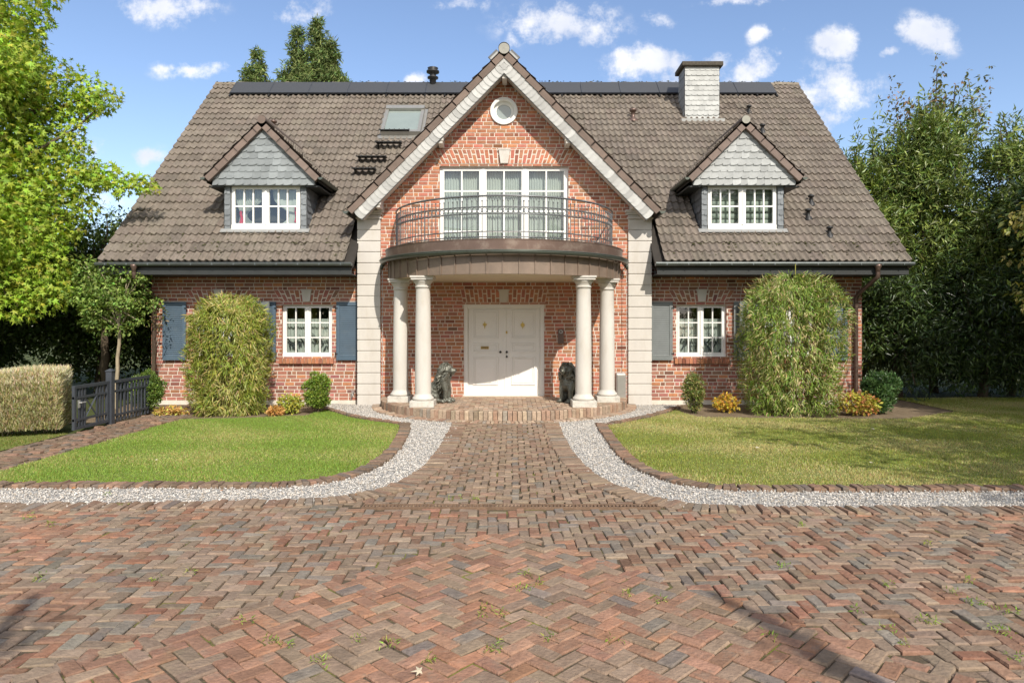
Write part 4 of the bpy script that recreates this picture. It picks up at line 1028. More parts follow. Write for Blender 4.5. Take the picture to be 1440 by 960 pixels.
g = lambda pts: [G(*p) for p in pts]
curbL = resample([(-10.5, 7.95), (-8.5, 7.95)] + g([(0, 687), (200, 686), (350, 686.5), (430, 683), (490, 672), (530, 655), (556, 632), (567, 612), (570, 600)]), .082)
curbL2 = resample(g([(572, 598), (545, 594), (505, 588), (470, 579), (450, 572)]), .082)
curbR = resample([G(845, 600)] + g([(857, 617), (872, 637), (898, 659), (945, 678), (1010, 689), (1120, 691), (1280, 691), (1440, 691)]) + [(7.6, 7.8), (12, 7.8)], .082)
curbR2 = resample(g([(842, 599), (875, 594), (905, 588), (935, 580), (955, 573)]), .082)
bordL = resample(g([(646, 597), (638, 615), (622, 645), (598, 668), (565, 686), (520, 700), (450, 709), (350, 713), (150, 716), (0, 717)]) + [(-7.5, 6.98), (-11, 6.98)], .082)
bordR = resample(g([(775, 597), (784, 620), (800, 648), (830, 675), (880, 698), (940, 712), (1000, 719), (1100, 722), (1280, 722), (1440, 722)]) + [(7.6, 6.9), (12, 6.9)], .082)
def off(line, d):
    t = np.gradient(line, axis=0); t /= np.linalg.norm(t, axis=1, keepdims=True) + 1e-9; return line + np.stack([-t[:, 1], t[:, 0]], 1) * d
def border(name, line, width, z, kind, tilt=.03):
    t = np.gradient(line, axis=0); ang = np.arctan2(t[:, 1], t[:, 0]) + PI / 2; n = len(line); mb = MB()
    sz = np.tile([width, .074], (n, 1)); lay(mb, line, ang, sz, z, pav_cols(n, kind), jit=.012, tilt=tilt, rel=.006, th=.08)
    return struct(mb.build(name, M['paver']))
border('curb', curbL, .19, .062, 'dark'); border('curb', curbR, .19, .062, 'dark'); border('curb', curbL2, .12, .05, 'dark'); border('curb', curbR2, .12, .05, 'dark')
border('path_border', bordL, .27, .046, 'path', .02); border('path_border', bordR, .27, .046, 'path', .02)
# gravel
arc = lambda r, a0, a1, n=20: [(PC[0] + r * math.sin(math.radians(a)), PC[1] - r * math.cos(math.radians(a))) for a in np.linspace(a0, a1, n)]
gl = list(map(tuple, curbL)) + list(map(tuple, curbL2)) + [G(452, 568), (-3.0, 15.98)] + arc(2.9, -85, -22) + list(map(tuple, bordL))
gr = list(map(tuple, curbR[::-1])) + list(map(tuple, curbR2)) + [G(957, 570), (2.7, 15.98)] + arc(2.9, 85, 22) + list(map(tuple, bordR))
for pl in (gl, gr): sheet('gravel_bed', pl, .016, M['gravelbase'])
sheet('paving_base', [(-11, 1.2), (12, 1.2), (12, 7.9), (-11, 7.9)], .012, M['joint']); sheet('moss_joints', [(-.07, 6.2), (-4.6, 1.5), (4.5, 1.5)], .0165, M['joint'])
sheet('path_base', [(-1.5, 7.7), (1.3, 7.7), (1.3, 13.4), (-1.5, 13.4)], .0085, M['joint'])
def scatter(poly, n, bb=None):
    q = np.asarray(poly); lo, hi = q.min(0), q.max(0)
    if bb: lo = np.maximum(lo, bb[0]); hi = np.minimum(hi, bb[1])
    P = rng.uniform(lo, hi, (n, 2)); return P[inside(P, poly)]
oct_v = np.array([(1, 0, 0), (0, 1, 0), (-1, 0, 0), (0, -1, 0), (0, 0, 1), (0, 0, -1)], float); oct_f = np.array([(0, 1, 4), (1, 2, 4), (2, 3, 4), (3, 0, 4), (1, 0, 5), (2, 1, 5), (3, 2, 5), (0, 3, 5)])
mb = MB()
for pl in (gl, gr):
    P = scatter(pl, 100000, ((-7.5, 6.5), (7.5, 16))); n = len(P)
    c = np.array([(.49, .455, .41), (.59, .555, .505), (.34, .325, .30), (.43, .37, .30), (.24, .235, .225)])[rng.choice(5, n, p=[.36, .3, .18, .1, .06])] * (1 + .1 * rng.standard_normal((n, 1)))
    S = rng.uniform(.005, .0145, (n, 1)) * rng.uniform(.7, 1.2, (n, 3)); R = rotmats(rdir(n), rdir(n))
    mb.inst(oct_v, oct_f, np.hstack([P, rng.uniform(.012, .036, (n, 1))]), R, S, np.clip(c, .05, .85))
tag(mb.build('gravel', M['stone']), kind='stuff')
# driveway pavers
inG = lambda P: inside(P, np.array(gl)) | inside(P, np.array(gr))
tri = lambda P: (P[:, 1] < 6.28 - np.abs(P[:, 0] + .07) * 1.03)
bL, bR = bordL[(bordL[:, 1] < 13.4)], bordR[(bordR[:, 1] < 13.4)]
def drive(P):   # south of the borders
    yl = np.interp(P[:, 0], bordL[::-1][:, 0], bordL[::-1][:, 1]); yr = np.interp(P[:, 0], bordR[:, 0], bordR[:, 1])
    y = np.where(P[:, 0] < bordL[0, 0], yl, np.where(P[:, 0] > bordR[0, 0], yr, 13.1)); return P[:, 1] < y - .02
dr_y = G(0, 716)[1]; DX0, DX1 = G(511, 715)[0], G(927, 716)[0]
nodrain = lambda P: ~((abs(P[:, 1] - dr_y) < .085) & (P[:, 0] > DX0 - .1) & (P[:, 0] < DX1 + .1))
mb = MB()
P, A = herring(-9.0, 10.0, 1.3, 7.6, .192, .096, .03); sea = tri(P) & ~(P[:, 1] < 6.10 - np.abs(P[:, 0] + .07) * 1.03); trio = tri; tri = lambda P: (P[:, 1] < 6.10 - np.abs(P[:, 0] + .07) * 1.03); k = drive(P) & ~tri(P) & nodrain(P) & (P[:, 1] < dr_y + .0); k |= drive(P) & ~tri(P) & nodrain(P) & ((P[:, 0] < DX0 - .3) | (P[:, 0] > DX1 + .3))
P, A, sea = P[k], A[k], sea[k]; kx = (np.sin(P[:, 0] * 1.1 + 1) + np.sin(P[:, 1] * 1.7 + P[:, 0] * .6)) > .7; c = pav_cols(len(P), 'grey'); c2 = pav_cols(len(P), 'red'); c[kx] = c2[kx]
lay(mb, P, A, np.tile([.183, .087], (len(P), 1)), np.where(sea, .014, .026), c, tilt=.017, rel=.004, jit=.008)
tri = trio
P, A = herring(-4, 4, 1.3, 6.5, .206, .103, PI / 4 + .012); k = tri(P); P, A = P[k], A[k]
lay(mb, P, A, np.tile([.197, .094], (len(P), 1)), .028, pav_cols(len(P), 'red'), tilt=.014, rel=.003, jit=.005)
struct(mb.build('driveway', M['paver']))
mb = MB()
P, A = herring(-3, 3, dr_y, 13.2, .184, .092, 0, (0, 0)); kk = drive(P) & (P[:, 1] > dr_y + .06) & (P[:, 1] < 13.12) & (np.hypot(P[:, 0] - PC[0], P[:, 1] - PC[1]) > 2.88) & (np.abs(P[:, 0]) < 2.6)
kk &= ((P[:, 0] > DX0 - .35) & (P[:, 0] < DX1 + .35))
P, A = P[kk], A[kk]
lay(mb, P, A, np.tile([.168, .080], (len(P), 1)), .03, pav_cols(len(P), 'path'), tilt=.04, rel=.006, jit=.012)
# foot of the porch: radial bricks in a low ring
n = 118
for r, z in ((2.945, .05),):
    a = np.radians(np.linspace(-88, 88, n)); P = np.stack([PC[0] + r * np.sin(a), PC[1] - r * np.cos(a)], 1); lay(mb, P, a - PI / 2, np.tile([.2, .068], (n, 1)), z, pav_cols(n, 'porch'), tilt=.04, rel=.006)
struct(mb.build('path', M['paver']))
# drainage grate
dg = MB(); dg.box(DX0, DX1, dr_y - .062, dr_y + .062, -.02, .016, 1)  # black box close under the bars stands in for the dark slot depth
for s in (-1, 1): dg.box(DX0, DX1, dr_y + s * .055 - .009, dr_y + s * .055 + .009, -.01, .043)
x = DX0
while x < DX1: dg.box(x, x + .016, dr_y - .046, dr_y + .046, .0, .040); x += .038
tag(dg.build('drain_grate', [M['rust'], M['black']]), 'long rusty slotted drain grate set across the brick path', 'drain grate')
# side path to the gate
mb = MB(); P, A = herring(-7.62, -6.72, 7.95, 16.2, .2, .1, 0); lay(mb, P, A, np.tile([.18, .085], (len(P), 1)), .012, pav_cols(len(P), 'dark'), tilt=.05, rel=.01, jit=.02); struct(mb.build('side_path', M['paver']))
sheet('side_path_base', [(-7.7, 7.8), (-6.62, 7.8), (-6.62, 16.3), (-7.7, 16.3)], -.0035, M['soil'])
# lawns
lawnL = [(-6.62, 8.12)] + [tuple(p) for p in off(curbL, .09) if p[0] > -6.6] + [tuple(p) for p in off(curbL2, .07)][:-8] + [G(430, 585), G(330, 588), G(260, 590), (-6.62, 13.6)]
cl = [tuple(p) for p in off(curbR, .09) if p[0] < 11.9]
lawnR = [tuple(p) for p in off(curbR2, -.07)][:-6][::-1] + cl + [(16, 8.0), (17, 17.8), (9.8, 17.6), (9.7, 14.9), (7.9, 13.7), G(1100, 588), G(980, 587)]
lawnF = [(-14, 8.1), (-7.72, 8.1), (-7.72, 11.9), (-14, 11.2)]
sheet('lawn', lawnL, .004, M['lawn']); sheet('lawn', lawnR, .004, M['lawn']); sheet('lawn', lawnF, .004, M['lawn'])
for nm, pl, dens, base, alt, ap in (('left', lawnL, 5200, (.23, .325, .06), (.42, .40, .15), .26), ('right', lawnR, 3600, (.29, .32, .075), (.48, .43, .19), .38), ('far', lawnF, 3000, (.16, .205, .04), (.28, .25, .09), .2)):
    q = np.array(pl); lo, hi = q.min(0), q.max(0)
    if nm == 'far': lo[0] = -10
    hi[0] = min(hi[0], 13.5); P = rng.uniform(lo, hi, (int(dens * np.prod(hi - lo)), 2)); P = P[inside(P, pl)]; P = P + rng.normal(0, .022, P.shape); P = P[np.abs(P[:, 0]) < P[:, 1] * .82 + .5]
    n = len(P); tall = 1 + .45 * np.sin(P[:, 0] * 3 + np.sin(P[:, 1] * 4)) * np.sin(P[:, 1] * 5.3)
    h = rng.uniform(.012, .032, n) * tall; ang = rng.uniform(0, 2 * PI, n); lean = rdir(n) * .6; lean[:, 2] = 1
    tip = lean * h[:, None]; w = .0055
    v = np.zeros((n, 3, 3)); v[:, 0, :2] = P + np.stack([np.cos(ang), np.sin(ang)], 1) * w; v[:, 1, :2] = P - np.stack([np.cos(ang), np.sin(ang)], 1) * w; v[:, 2, :2] = P; v[:, :, 2] = .004; v[:, 2] += tip
    pat = np.sin(P[:, 0] * 1.3 + 2 * np.sin(P[:, 1] * .9)) * np.sin(P[:, 1] * 1.9 + P[:, 0]) ; ap_ = np.clip(ap * (1 + 1.8 * pat), 0, 1)
    c = leafcols(n, base, .3); m_ = rng.random(n) < ap_; c[m_] = leafcols(int(m_.sum()), alt, .3)
    gm_ = MB(); gm_.add(v.reshape(-1, 3), np.arange(3 * n).reshape(-1, 3), 0, np.repeat(c, 3, axis=0)); tag(gm_.build('grass', M['grass']), kind='stuff')

# weeds in the joints
wd = None; wpos = [(735, 815), (757, 826), (733, 834), (765, 904), (690, 864), (707, 871), (675, 873), (695, 918), (862, 909), (887, 842), (930, 853), (1095, 804), (1315, 882), (1290, 880), (1362, 823), (1378, 858), (1425, 868), (1265, 914), (1256, 893), (1432, 935), (1337, 841), (345, 882), (400, 916), (385, 910), (498, 910), (552, 914), (222, 821), (60, 818), (46, 731), (72, 743), (640, 705), (670, 706), (270, 811), (1245, 830), (1130, 744), (1305, 770), (1085, 903), (1420, 895), (450, 940), (150, 700), (170, 715), (600, 935), (1200, 865)]
for i, (px, py) in enumerate(wpos):
    x, y = G(px, py); s = random.uniform(.6, 1.25)
    mb = MB(); cl_ = [(random.gauss(0, .035) * s, random.gauss(0, .022) * s, .025, .03 * s) for _ in range(3)]
    clump_leaves(mb, cl_, 9000 * s, .032, LANCE, (.20, .30, .05), (.33, .34, .08), .25, droop=-.1, flat=.5, up=1.)
    if i % 3 == 0:
        for k in range(8): mb.inst(BL4[0], BL4[1], [(0, 0, .02)], rotmats(np.array([[random.uniform(-1, 1), random.uniform(-1, 1), .5]]), np.array([[0, 0, 1.]])), np.array([.07]), leafcols(1, (.26, .34, .08))) if 'BL4' in globals() else None
    o = mb.build('weed', M['grass']); o.location = (x, y, .022)
    tag(o, 'small green weed growing in a joint of the brick driveway', 'weed', 'weeds in the driveway joints')
# fallen leaves
lf = [(1062, 633, .09, 'pale'), (1230, 607, .08, 'pale'), (1290, 623, .06, 'pale'), (1370, 605, .07, 'orange'), (1160, 612, .05, 'pale'), (1222, 655, .06, 'pale'), (185, 648, .05, 'orange'), (222, 652, .05, 'pale'), (243, 675, .05, 'orange'), (102, 692, .06, 'orange'), (32, 685, .06, 'orange'), (312, 696, .05, 'orange'), (403, 604, .06, 'pale'), (500, 703, .04, 'orange'), (985, 760, .05, 'pale'), (1385, 640, .07, 'pale'), (1180, 628, .05, 'pale'), (595, 957, .07, 'pale')]
for px, py, s, k in lf:
    x, y = G(px, py); mb = MB(); mb.inst(STAR[0], STAR[1], [(0, 0, 0)], rotmats(rdir(1) * np.array([[1, 1, .1]]), np.array([[.1, -.3, 1.]])), np.array([s]), np.array([(.62, .56, .42) if k == 'pale' else (.55, .22, .05)]))
    o = mb.build('fallen_leaf', M['leaf']); o.location = (x, y, .06)
    tag(o, 'dry pale fallen leaf lying flat' if k == 'pale' else 'dry orange brown fallen leaf lying flat', 'leaf', 'fallen leaves')

# ================================================================== small things by the porch
ub = MB(); x0_, x1_ = W(865, 15.9), W(876, 15.9); ub.box(x0_, x1_ + .04, 15.72, 15.93, .15, .78); o = ub.build('utility_box', M['galv'], bevel=.02, loc=((x0_ + x1_) / 2, 15.82, .15))
o2 = MB(); o2.box(x0_ + .02, x1_ + .02, 15.705, 15.722, .2, .74); q = o2.build('lid', M['alu'], o, bevel=.006); q.location = (-(x0_ + x1_) / 2, -15.82, -.15)
tag(o, 'weathered pale metal box standing behind the outermost right column', 'utility box')

import bmesh
_b = bmesh.new(); bmesh.ops.create_icosphere(_b, subdivisions=2, radius=1); ICO = (np.array([tuple(v.co) for v in _b.verts]), np.array([[v.index for v in f.verts] for f in _b.faces])); _b.free()
def lion(name, loc, yaw, label, flip=1):
    root = empty(name, loc, yaw); tag(root, label, 'lion statue', 'lion statues on the porch')
    def blobs(parts, nm, vox, parent, sm=2):
        P, S = [], []
        for p0, r0, p1, r1 in parts:
            p0, p1 = np.array(p0), np.array(p1)
            for t in np.linspace(0, 1, max(2, int(np.linalg.norm(p1 - p0) / (min(r0, r1) * .45)) + 1)): P.append(p0 + (p1 - p0) * t); S.append(r0 + (r1 - r0) * t)
        q = MB(); q.inst(ICO[0], ICO[1], np.array(P), None, np.array(S)); o = q.build(nm, M['bronze'], parent)
        r = o.modifiers.new('remesh', 'REMESH'); r.mode = 'VOXEL'; r.voxel_size = vox; r.use_smooth_shade = True
        if sm: k = o.modifiers.new('smooth', 'SMOOTH'); k.iterations = sm; k.factor = .5
        return o
    b = [((-.26, 0, .19), .16, (-.08, 0, .30), .15), ((-.08, 0, .30), .15, (.07, 0, .42), .155), ((.02, 0, .45), .15, (.10, 0, .36), .13)]
    for s in (-1, 1):
        b += [((-.22, s * .12, .17), .13, (-.06, s * .155, .13), .095), ((-.06, s * .155, .11), .08, (.0, s * .16, .05), .05), ((-.02, s * .16, .045), .045, (.11, s * .165, .04), .042)]
        b += [((.10, s * .10, .42), .085, (.155, s * .105, .26), .06), ((.155, s * .105, .26), .058, (.15, s * .105, .08), .05), ((.15, s * .105, .055), .05, (.235, s * .105, .045), .045)]
        for k in (-1, 0, 1): b.append(((.235, s * .105 + k * .028, .032), .023, (.275, s * .105 + k * .032, .026), .021)); b.append(((.11, s * .165 + k * .026, .03), .021, (.145, s * .165 + k * .03, .024), .019))
    b += [((.05, 0, .48), .14, (.12, 0, .64), .12), ((.13, 0, .685), .105, (.19, 0, .695), .085), ((.20, 0, .675), .062, (.305, 0, .648), .048), ((.305, 0, .662), .032, (.325, 0, .655), .028), ((.20, 0, .62), .05, (.285, 0, .598), .034)]
    for s in (-1, 1):
        b += [((.10, s * .095, .775), .035, (.12, s * .10, .80), .026), ((.20, s * .05, .735), .028, (.245, s * .03, .715), .02), ((.265, s * .03, .635), .033, (.30, s * .022, .63), .026), ((.17, s * .07, .65), .045, (.2, s * .05, .64), .035)]
    body = blobs(b, 'lion_body', .0095, root)
    for s in (-1, 1):
        e = MB(); e.lathe([(0, .012), (.010, .006), (.012, 0), (.008, -.008), (0, -.012)], (.245, s * .052, .700), 10); e.build('eye', M['black'], root, smooth=True)
    nz = MB(); nz.lathe([(0, .015), (.02, .008), (.022, -.004), (.01, -.014), (0, -.016)], (.342, 0, .662), 12); nz.build('nose', M['black'], root, smooth=True)
    mn = []; rr = random.Random(5)
    for i in range(230):
        th = rr.uniform(-PI, PI); ph = rr.uniform(-1, 1)
        # rings round the face then down neck and chest
        t = rr.random(); cx = .13 - .14 * t; cz = .69 - .26 * t; rad = .125 + .055 * math.sin(PI * min(t * 1.3, 1))
        y = rad * math.sin(th); z = cz + rad * math.cos(th) * (1 if math.cos(th) > 0 else 1.25)
        if math.cos(th) > .0 and t < .12: cx += .03
        x = cx + (.09 if math.cos(th) < -.2 else 0) * (1 - .3 * t)
        o_ = Vector((0, math.sin(th), math.cos(th) * .5)).normalized(); flow = (Vector((-.55, 0, -.6)) + o_ * .35 + Vector((rr.uniform(-.3, .3), rr.uniform(-.3, .3), rr.uniform(-.3, .1)))).normalized()
        L_ = rr.uniform(.07, .14); p = Vector((x, y, z)); w = o_.cross(flow).normalized() * rr.uniform(-.03, .03)
        mn.append((tuple(p), .021, tuple(p + flow * L_ * .5 + w), .017)); mn.append((tuple(p + flow * L_ * .5 + w), .016, tuple(p + flow * L_), .006))
    mn += [((.03, 0, .5), .135, (.09, 0, .66), .135)]
    blobs(mn, 'mane', .0075, root, 1)
    tl = MB(); tl.tube([(-.38, 0, .08), (-.46, .06 * flip, .035), (-.42, .2 * flip, .03), (-.25, .28 * flip, .03), (-.08, .28 * flip, .03)], [.03, .026, .022, .02, .035], 8); tl.build('tail', M['bronze'], root, smooth=True)
    root.scale = (1.06,) * 3; return root
l1 = lion('lion_statue', (W(640, 14.85) - .33, 14.85, .215), math.radians(-12), 'sunlit bronze lion statue sitting left of the white double door')
l2 = lion('lion_statue', (W(790, 14.7) + .20, 14.90, .215), math.radians(180 + 52), 'shaded bronze lion statue right of the white double door, half behind a column', -1)

# ================================================================== gate and fence
GX = -7.65
def post(y, h=1.02):
    mb = MB(); mb.box(GX - .055, GX + .055, y - .055, y + .055, -.02, h - .06); mb.hull([(GX - .065, y - .065, h - .06), (GX + .065, y - .065, h - .06), (GX + .065, y + .065, h - .06), (GX - .065, y + .065, h - .06)], (0, 0, .02))
    v = [(GX - .06, y - .06, h - .04), (GX + .06, y - .06, h - .04), (GX + .06, y + .06, h - .04), (GX - .06, y + .06, h - .04), (GX, y, h)]
    mb.add(v, [(0, 1, 4), (1, 2, 4), (2, 3, 4), (3, 0, 4)]); return mb
def rel(mb, name, parent, m=None, **k):
    o = mb.build(name, m or M['fence'], parent, **k); o.location = -Vector(parent.location); return o
def railbar(mb, y0, y1, z0, z1, t=.02): mb.box(GX - t, GX + t, y0, y1, z0, z1)
gate = empty('garden_gate', (GX, 12.4, 0)); tag(gate, 'dark grey wooden garden gate with an X brace beside the dry hedge', 'gate')
ya, yb = 11.90, 12.93
mb = MB(); railbar(mb, ya, yb, .78, .835, .025); railbar(mb, ya, yb, .60, .64, .018); railbar(mb, ya, yb, .21, .25, .018); railbar(mb, ya, yb, .06, .11, .025); railbar(mb, ya, ya + .06, .11, .78, .024); railbar(mb, yb - .06, yb, .11, .78, .024); rel(mb, 'gate_frame', gate)
mb = MB()
for y in (.14, .22, .30, .66, .75, .84): railbar(mb, ya + y, ya + y + .042, .11, .78, .012)
rel(mb, 'slat_panel', gate)
mb = MB(); A_, B_ = ya + .345, ya + .655
for (p0, z0_), (p1, z1_) in (((A_, .25), (B_, .60)), ((A_, .60), (B_, .25))): mb.tube([(GX - .004, p0, z0_), (GX + .004, p1, z1_)], .018, 4)
rel(mb, 'cross_brace', gate)
mb = MB(); mb.tube([(GX + .03, ya + .12, .53), (GX + .07, ya + .12, .53), (GX + .07, ya + .24, .53)], .012, 8); mb.box(GX + .024, GX + .032, ya + .09, ya + .15, .44, .58); rel(mb, 'gate_handle', gate, M['galv'])
fence = empty('garden_fence', (GX, 14.1, 0)); tag(fence, 'dark grey slatted wooden fence running from the gate post to the corner box shrub', 'fence')
mb = MB(); railbar(mb, 13.05, 14.45, .78, .835, .025); railbar(mb, 13.05, 14.45, .60, .64, .018); railbar(mb, 13.05, 14.45, .14, .18, .02); rel(mb, 'rail', fence)
mb = MB(); y = 13.08; i = 0
while y < 14.4: railbar(mb, y, y + (.05 if i % 2 else .035), .04, .79, .012); y += .125; i += 1
rel(mb, 'slat_panel', fence)
for y in (13.0,): p_ = post(y, 1.07).build('fence_post', M['fence'], fence); p_.location = -Vector(fence.location)
BLV = np.array([(-.07, 0, 0), (.07, 0, 0), (.06, .5, .05), (-.06, .5, .05), (0, 1, -.15)]); BL4 = (BLV, np.array([(0, 1, 2, 3), (3, 2, 4, 4)])); BL4 = (BLV, np.array([(0, 1, 2), (0, 2, 3), (3, 2, 4)]))
# clipped dry hedge
mb = MB(); n = 80000
u = rng.uniform(0, 1, n); a0 = np.array([-7.9, 12.0]); dirn = np.array([-.88, -.40]); dirn /= np.linalg.norm(dirn); nrm = np.array([dirn[1], -dirn[0]]) * -1
if nrm[1] > 0: nrm = -nrm
L_, dp = 3.6, 1.05; s = rng.uniform(0, L_, n); t = rng.uniform(0, 1, n); hh = 1.06 - .04 * s + .04 * np.sin(s * 3)
face = rng.random(n); z = rng.uniform(.05, 1, n) ** .8 * hh; dep = np.abs(rng.normal(0, .07, n))
m1 = face < .55; m2 = (face >= .55) & (face < .82); m3 = face >= .82
dd = np.where(m1, -dep, -rng.uniform(0, dp, n)); z = np.where(m2, hh - dep * .6, z); s = np.where(m3, dep, s); bulge = .08 * np.sin(z * 3) 
P2 = a0 + dirn * s[:, None] + nrm * (dd + bulge + .25)[:, None]; P = np.column_stack([P2, z])
out = np.column_stack([np.tile(nrm * .5, (n, 1)), np.full(n, 1.3)]) ; out[m2] *= [.2, .2, 1.3]; out[m3, :2] = -dirn * .5; out += rdir(n) * .55
c = leafcols(n, (.44, .385, .22), .28, (.30, .31, .11), .25); tall = z > hh * .8; c[tall] = leafcols(int(tall.sum()), (.62, .55, .38), .2, (.45, .42, .22), .2)
mb.inst(BL4[0], BL4[1], P, rotmats(out, rdir(n)), rng.uniform(.05, .13, n), c)
core = MB(); q = [a0 + nrm * .15 + dirn * .1, a0 + nrm * .15 + dirn * L_, a0 - nrm * (dp - .2) + dirn * L_, a0 - nrm * (dp - .2) + dirn * .1]
hroot = empty('hedge', (a0[0], a0[1], 0)); tag(hroot, 'dry straw-coloured clipped hedge left of the garden gate', 'hedge')
o = mb.build('foliage', M['straw'], hroot); o.location = -Vector(hroot.location)
tw = MB()
for i in range(120):
    s_ = random.uniform(.1, L_ - .1); b = a0 + dirn * s_ + nrm * random.uniform(-.7, .1); e = b + nrm * random.uniform(-.1, .2) + dirn * random.uniform(-.3, .3)
    tw.tube([(b[0], b[1], 0), ((b[0] * 2 + e[0]) / 3, (b[1] * 2 + e[1]) / 3, .4), (e[0], e[1], random.uniform(.7, .95))], [.012, .008, .003], 5)
o = tw.build('stems', M['palebark'], hroot); o.location = -Vector(hroot.location)

# ================================================================== shrubs
def shrub(name, label, cat, x, y, w, h, d, n, size, tmpl, base, alt, ap, m, group=None, droop=.2, up=.5, cr=.16, stems=14, stemm='bark', outw=.7, shell=.6, top=1.0, kind=None, lowr=.0):
    root = empty(name, (x, y, 0)); tag(root, label, cat, group)
    nc = 70; cl = ell_clumps((0, 0, h * .53), (w / 2 - cr * .7, d / 2 - cr * .5, h * .47 - cr * .4), nc, cr * .7, cr * 1.2, shell, low=cr * .5, jitter=.05)
    # squarer shoulders
    cl[:, 0] *= 1 + .12 * (1 - np.abs(cl[:, 2] / h - .5) * 1.2); 
    dens = n / np.sum(cl[:, 3] ** 2); mb = MB(); clump_leaves(mb, cl, dens, size, tmpl, base, alt, ap, droop=droop, up=up, outw=outw, hue_by_clump=.14)
    mb.build('foliage', m, root)
    tb = MB()
    for i in range(stems):
        c = cl[random.randrange(nc)]; limb(tb, (random.uniform(-.25, .25) * w * .5, random.uniform(-.2, .2) * d * .5, -.02), (c[0], c[1], c[2]), .012 + .008 * (w > 1), .004, .1, 4)
    tb.build('stems', M[stemm], root); return root
def bamboo(label, x, y, w, h, d, base, alt, seed):
    root = empty('bamboo', (x, y, 0)); tag(root, label, 'bamboo'); n = 27000
    # leaf positions through a rounded-box volume, denser at the surface
    th = rng.uniform(0, 2 * PI, n); zz = rng.uniform(0, 1, n) ** .9; ex = .55
    prof = np.where(zz < .75, .80 + .22 * np.sin(zz / .75 * PI * .62), np.sqrt(np.clip(1 - ((zz - .75) / .27) ** 2, 0, 1)) * .98 + .0)
    prof = np.minimum(prof, 1.02); lump = 1 + .08 * np.sin(th * 3 + zz * 7 + seed) + .06 * np.sin(th * 7 - zz * 13 + seed * 2) + .05 * np.sin(th * 17 + zz * 31 + seed)
    rr = (1 - .55 * rng.random(n) ** 2.2) * prof * lump
    cx = np.sign(np.cos(th)) * np.abs(np.cos(th)) ** .7; cy = np.sign(np.sin(th)) * np.abs(np.sin(th)) ** .7
    P = np.column_stack([cx * rr * w / 2, cy * rr * d / 2, .02 + zz * h * (1 + .05 * np.sin(th * 4 + seed))])
    o_ = np.column_stack([cx * .55, cy * .55, np.where(rng.random(n) < .35, .5, -.65)]) + rdir(n) * .55
    nn = np.column_stack([cx, cy, np.full(n, .7)]) + rdir(n) * .5
    gap = np.sin(th * 9 + zz * 15 + seed * 3) * np.sin(zz * 19 - th * 5 + seed) + .35 * np.sin(P[:, 0] * 23 + P[:, 2] * 17); keep = (gap < .45) | (rr < .75) & (rng.random(n) < .4)
    P, o_, nn, th, zz, rr = P[keep], o_[keep], nn[keep], th[keep], zz[keep], rr[keep]; n = len(P)
    pat = np.sin(P[:, 0] * 4 + seed) * np.sin(P[:, 2] * 3.1 + P[:, 0] * 2); c = leafcols(n, base, .32); m_ = rng.random(n) < np.clip(.27 + .22 * pat, .03, .8); c[m_] = leafcols(int(m_.sum()), alt, .3)
    mb = MB(); mb.inst(BL4[0], BL4[1], P, rotmats(o_, nn), rng.uniform(.07, .165, n)[:, None] * np.array([1.0, 1, 1]), c)
    k = 240; a = rng.uniform(0, 2 * PI, k); r = np.sqrt(rng.random(k)) * .8   # arching top sprays
    for q in range(46):        # loose arching sprays that break the outline
        a_ = random.uniform(0, 2 * PI); r_ = random.uniform(.55, 1.0); bz = h * random.uniform(.55, .98) * (1 - .15 * r_); k_ = 26
        bx, by = r_ * w / 2 * math.cos(a_), r_ * d / 2 * math.sin(a_); t_ = np.linspace(0, 1, k_)
        Q = np.column_stack([bx * (1 + .16 * t_), by * (1 + .16 * t_), bz + h * (.14 * t_ - .10 * t_ ** 2)]) + rng.normal(0, .02, (k_, 3))
        mb.inst(BL4[0], BL4[1], Q, rotmats(rdir(k_) * .8 + np.array([bx, by, -.5]), rdir(k_) + np.array([0, 0, 1.])), rng.uniform(.08, .16, k_), leafcols(k_, base, .3, alt, .3))
    mb.build('foliage', M['leaf'], root)
    st = MB()
    for i in range(90):
        a_ = random.uniform(0, 2 * PI); r_ = math.sqrt(random.random()); tx, ty, tz = .92 * r_ * w / 2 * math.cos(a_), .9 * r_ * d / 2 * math.sin(a_), h * random.uniform(.72, 1.0) * (1 - .18 * r_ ** 3)
        pts = [(tx * .45, ty * .45, 0), (tx * .75, ty * .75, tz * .5), (tx, ty, tz), (tx * 1.1, ty * 1.1 - .03, tz * 1.0 + .02)]
        st.tube(pts, [.008, .006, .0035, .002], 5, col=(.34, .31, .12))
    st.build('canes', M['straw'], root); return root
bamboo('tall bamboo clump with yellow-green leaves in front of the left hidden window', W(323, 14.6), 14.6, 1.58, 2.40, 1.2, (.26, .30, .05), (.48, .42, .16), 1.3)
bamboo('widest bamboo clump, partly dry, growing between the right shutters and downpipe', W(1114, 14.6), 14.6, 2.08, 2.85, 1.35, (.21, .29, .055), (.50, .43, .22), 4.1)
mb = MB(); mb.tube([(W(1118.5, 14.9), 14.9, 0), (W(1118.5, 14.9), 14.9, 3.22)], .009, 6, col=(.4, .38, .1)); tag(mb.build('bamboo_cane', M['straw']), 'single thin yellow cane rising above the right bamboo clump', 'cane')
BXG = 'clipped box shrubs along the wall'
shrub('box_shrub', 'mid green box shrub at the left house corner beside the fence', 'shrub', W(206, 14.5), 14.5, .66, .90, .6, 9500, .048, OVAL, (.105, .17, .03), (.19, .25, .05), .2, M['leafdark'], BXG, droop=-.5, cr=.11)
shrub('box_shrub', 'bright green box shrub under the window left of the porch', 'shrub', W(446, 14.7), 14.7, .60, .86, .5, 9500, .048, OVAL, (.15, .23, .03), (.26, .31, .05), .25, M['leafdark'], BXG, droop=-.5, cr=.10)
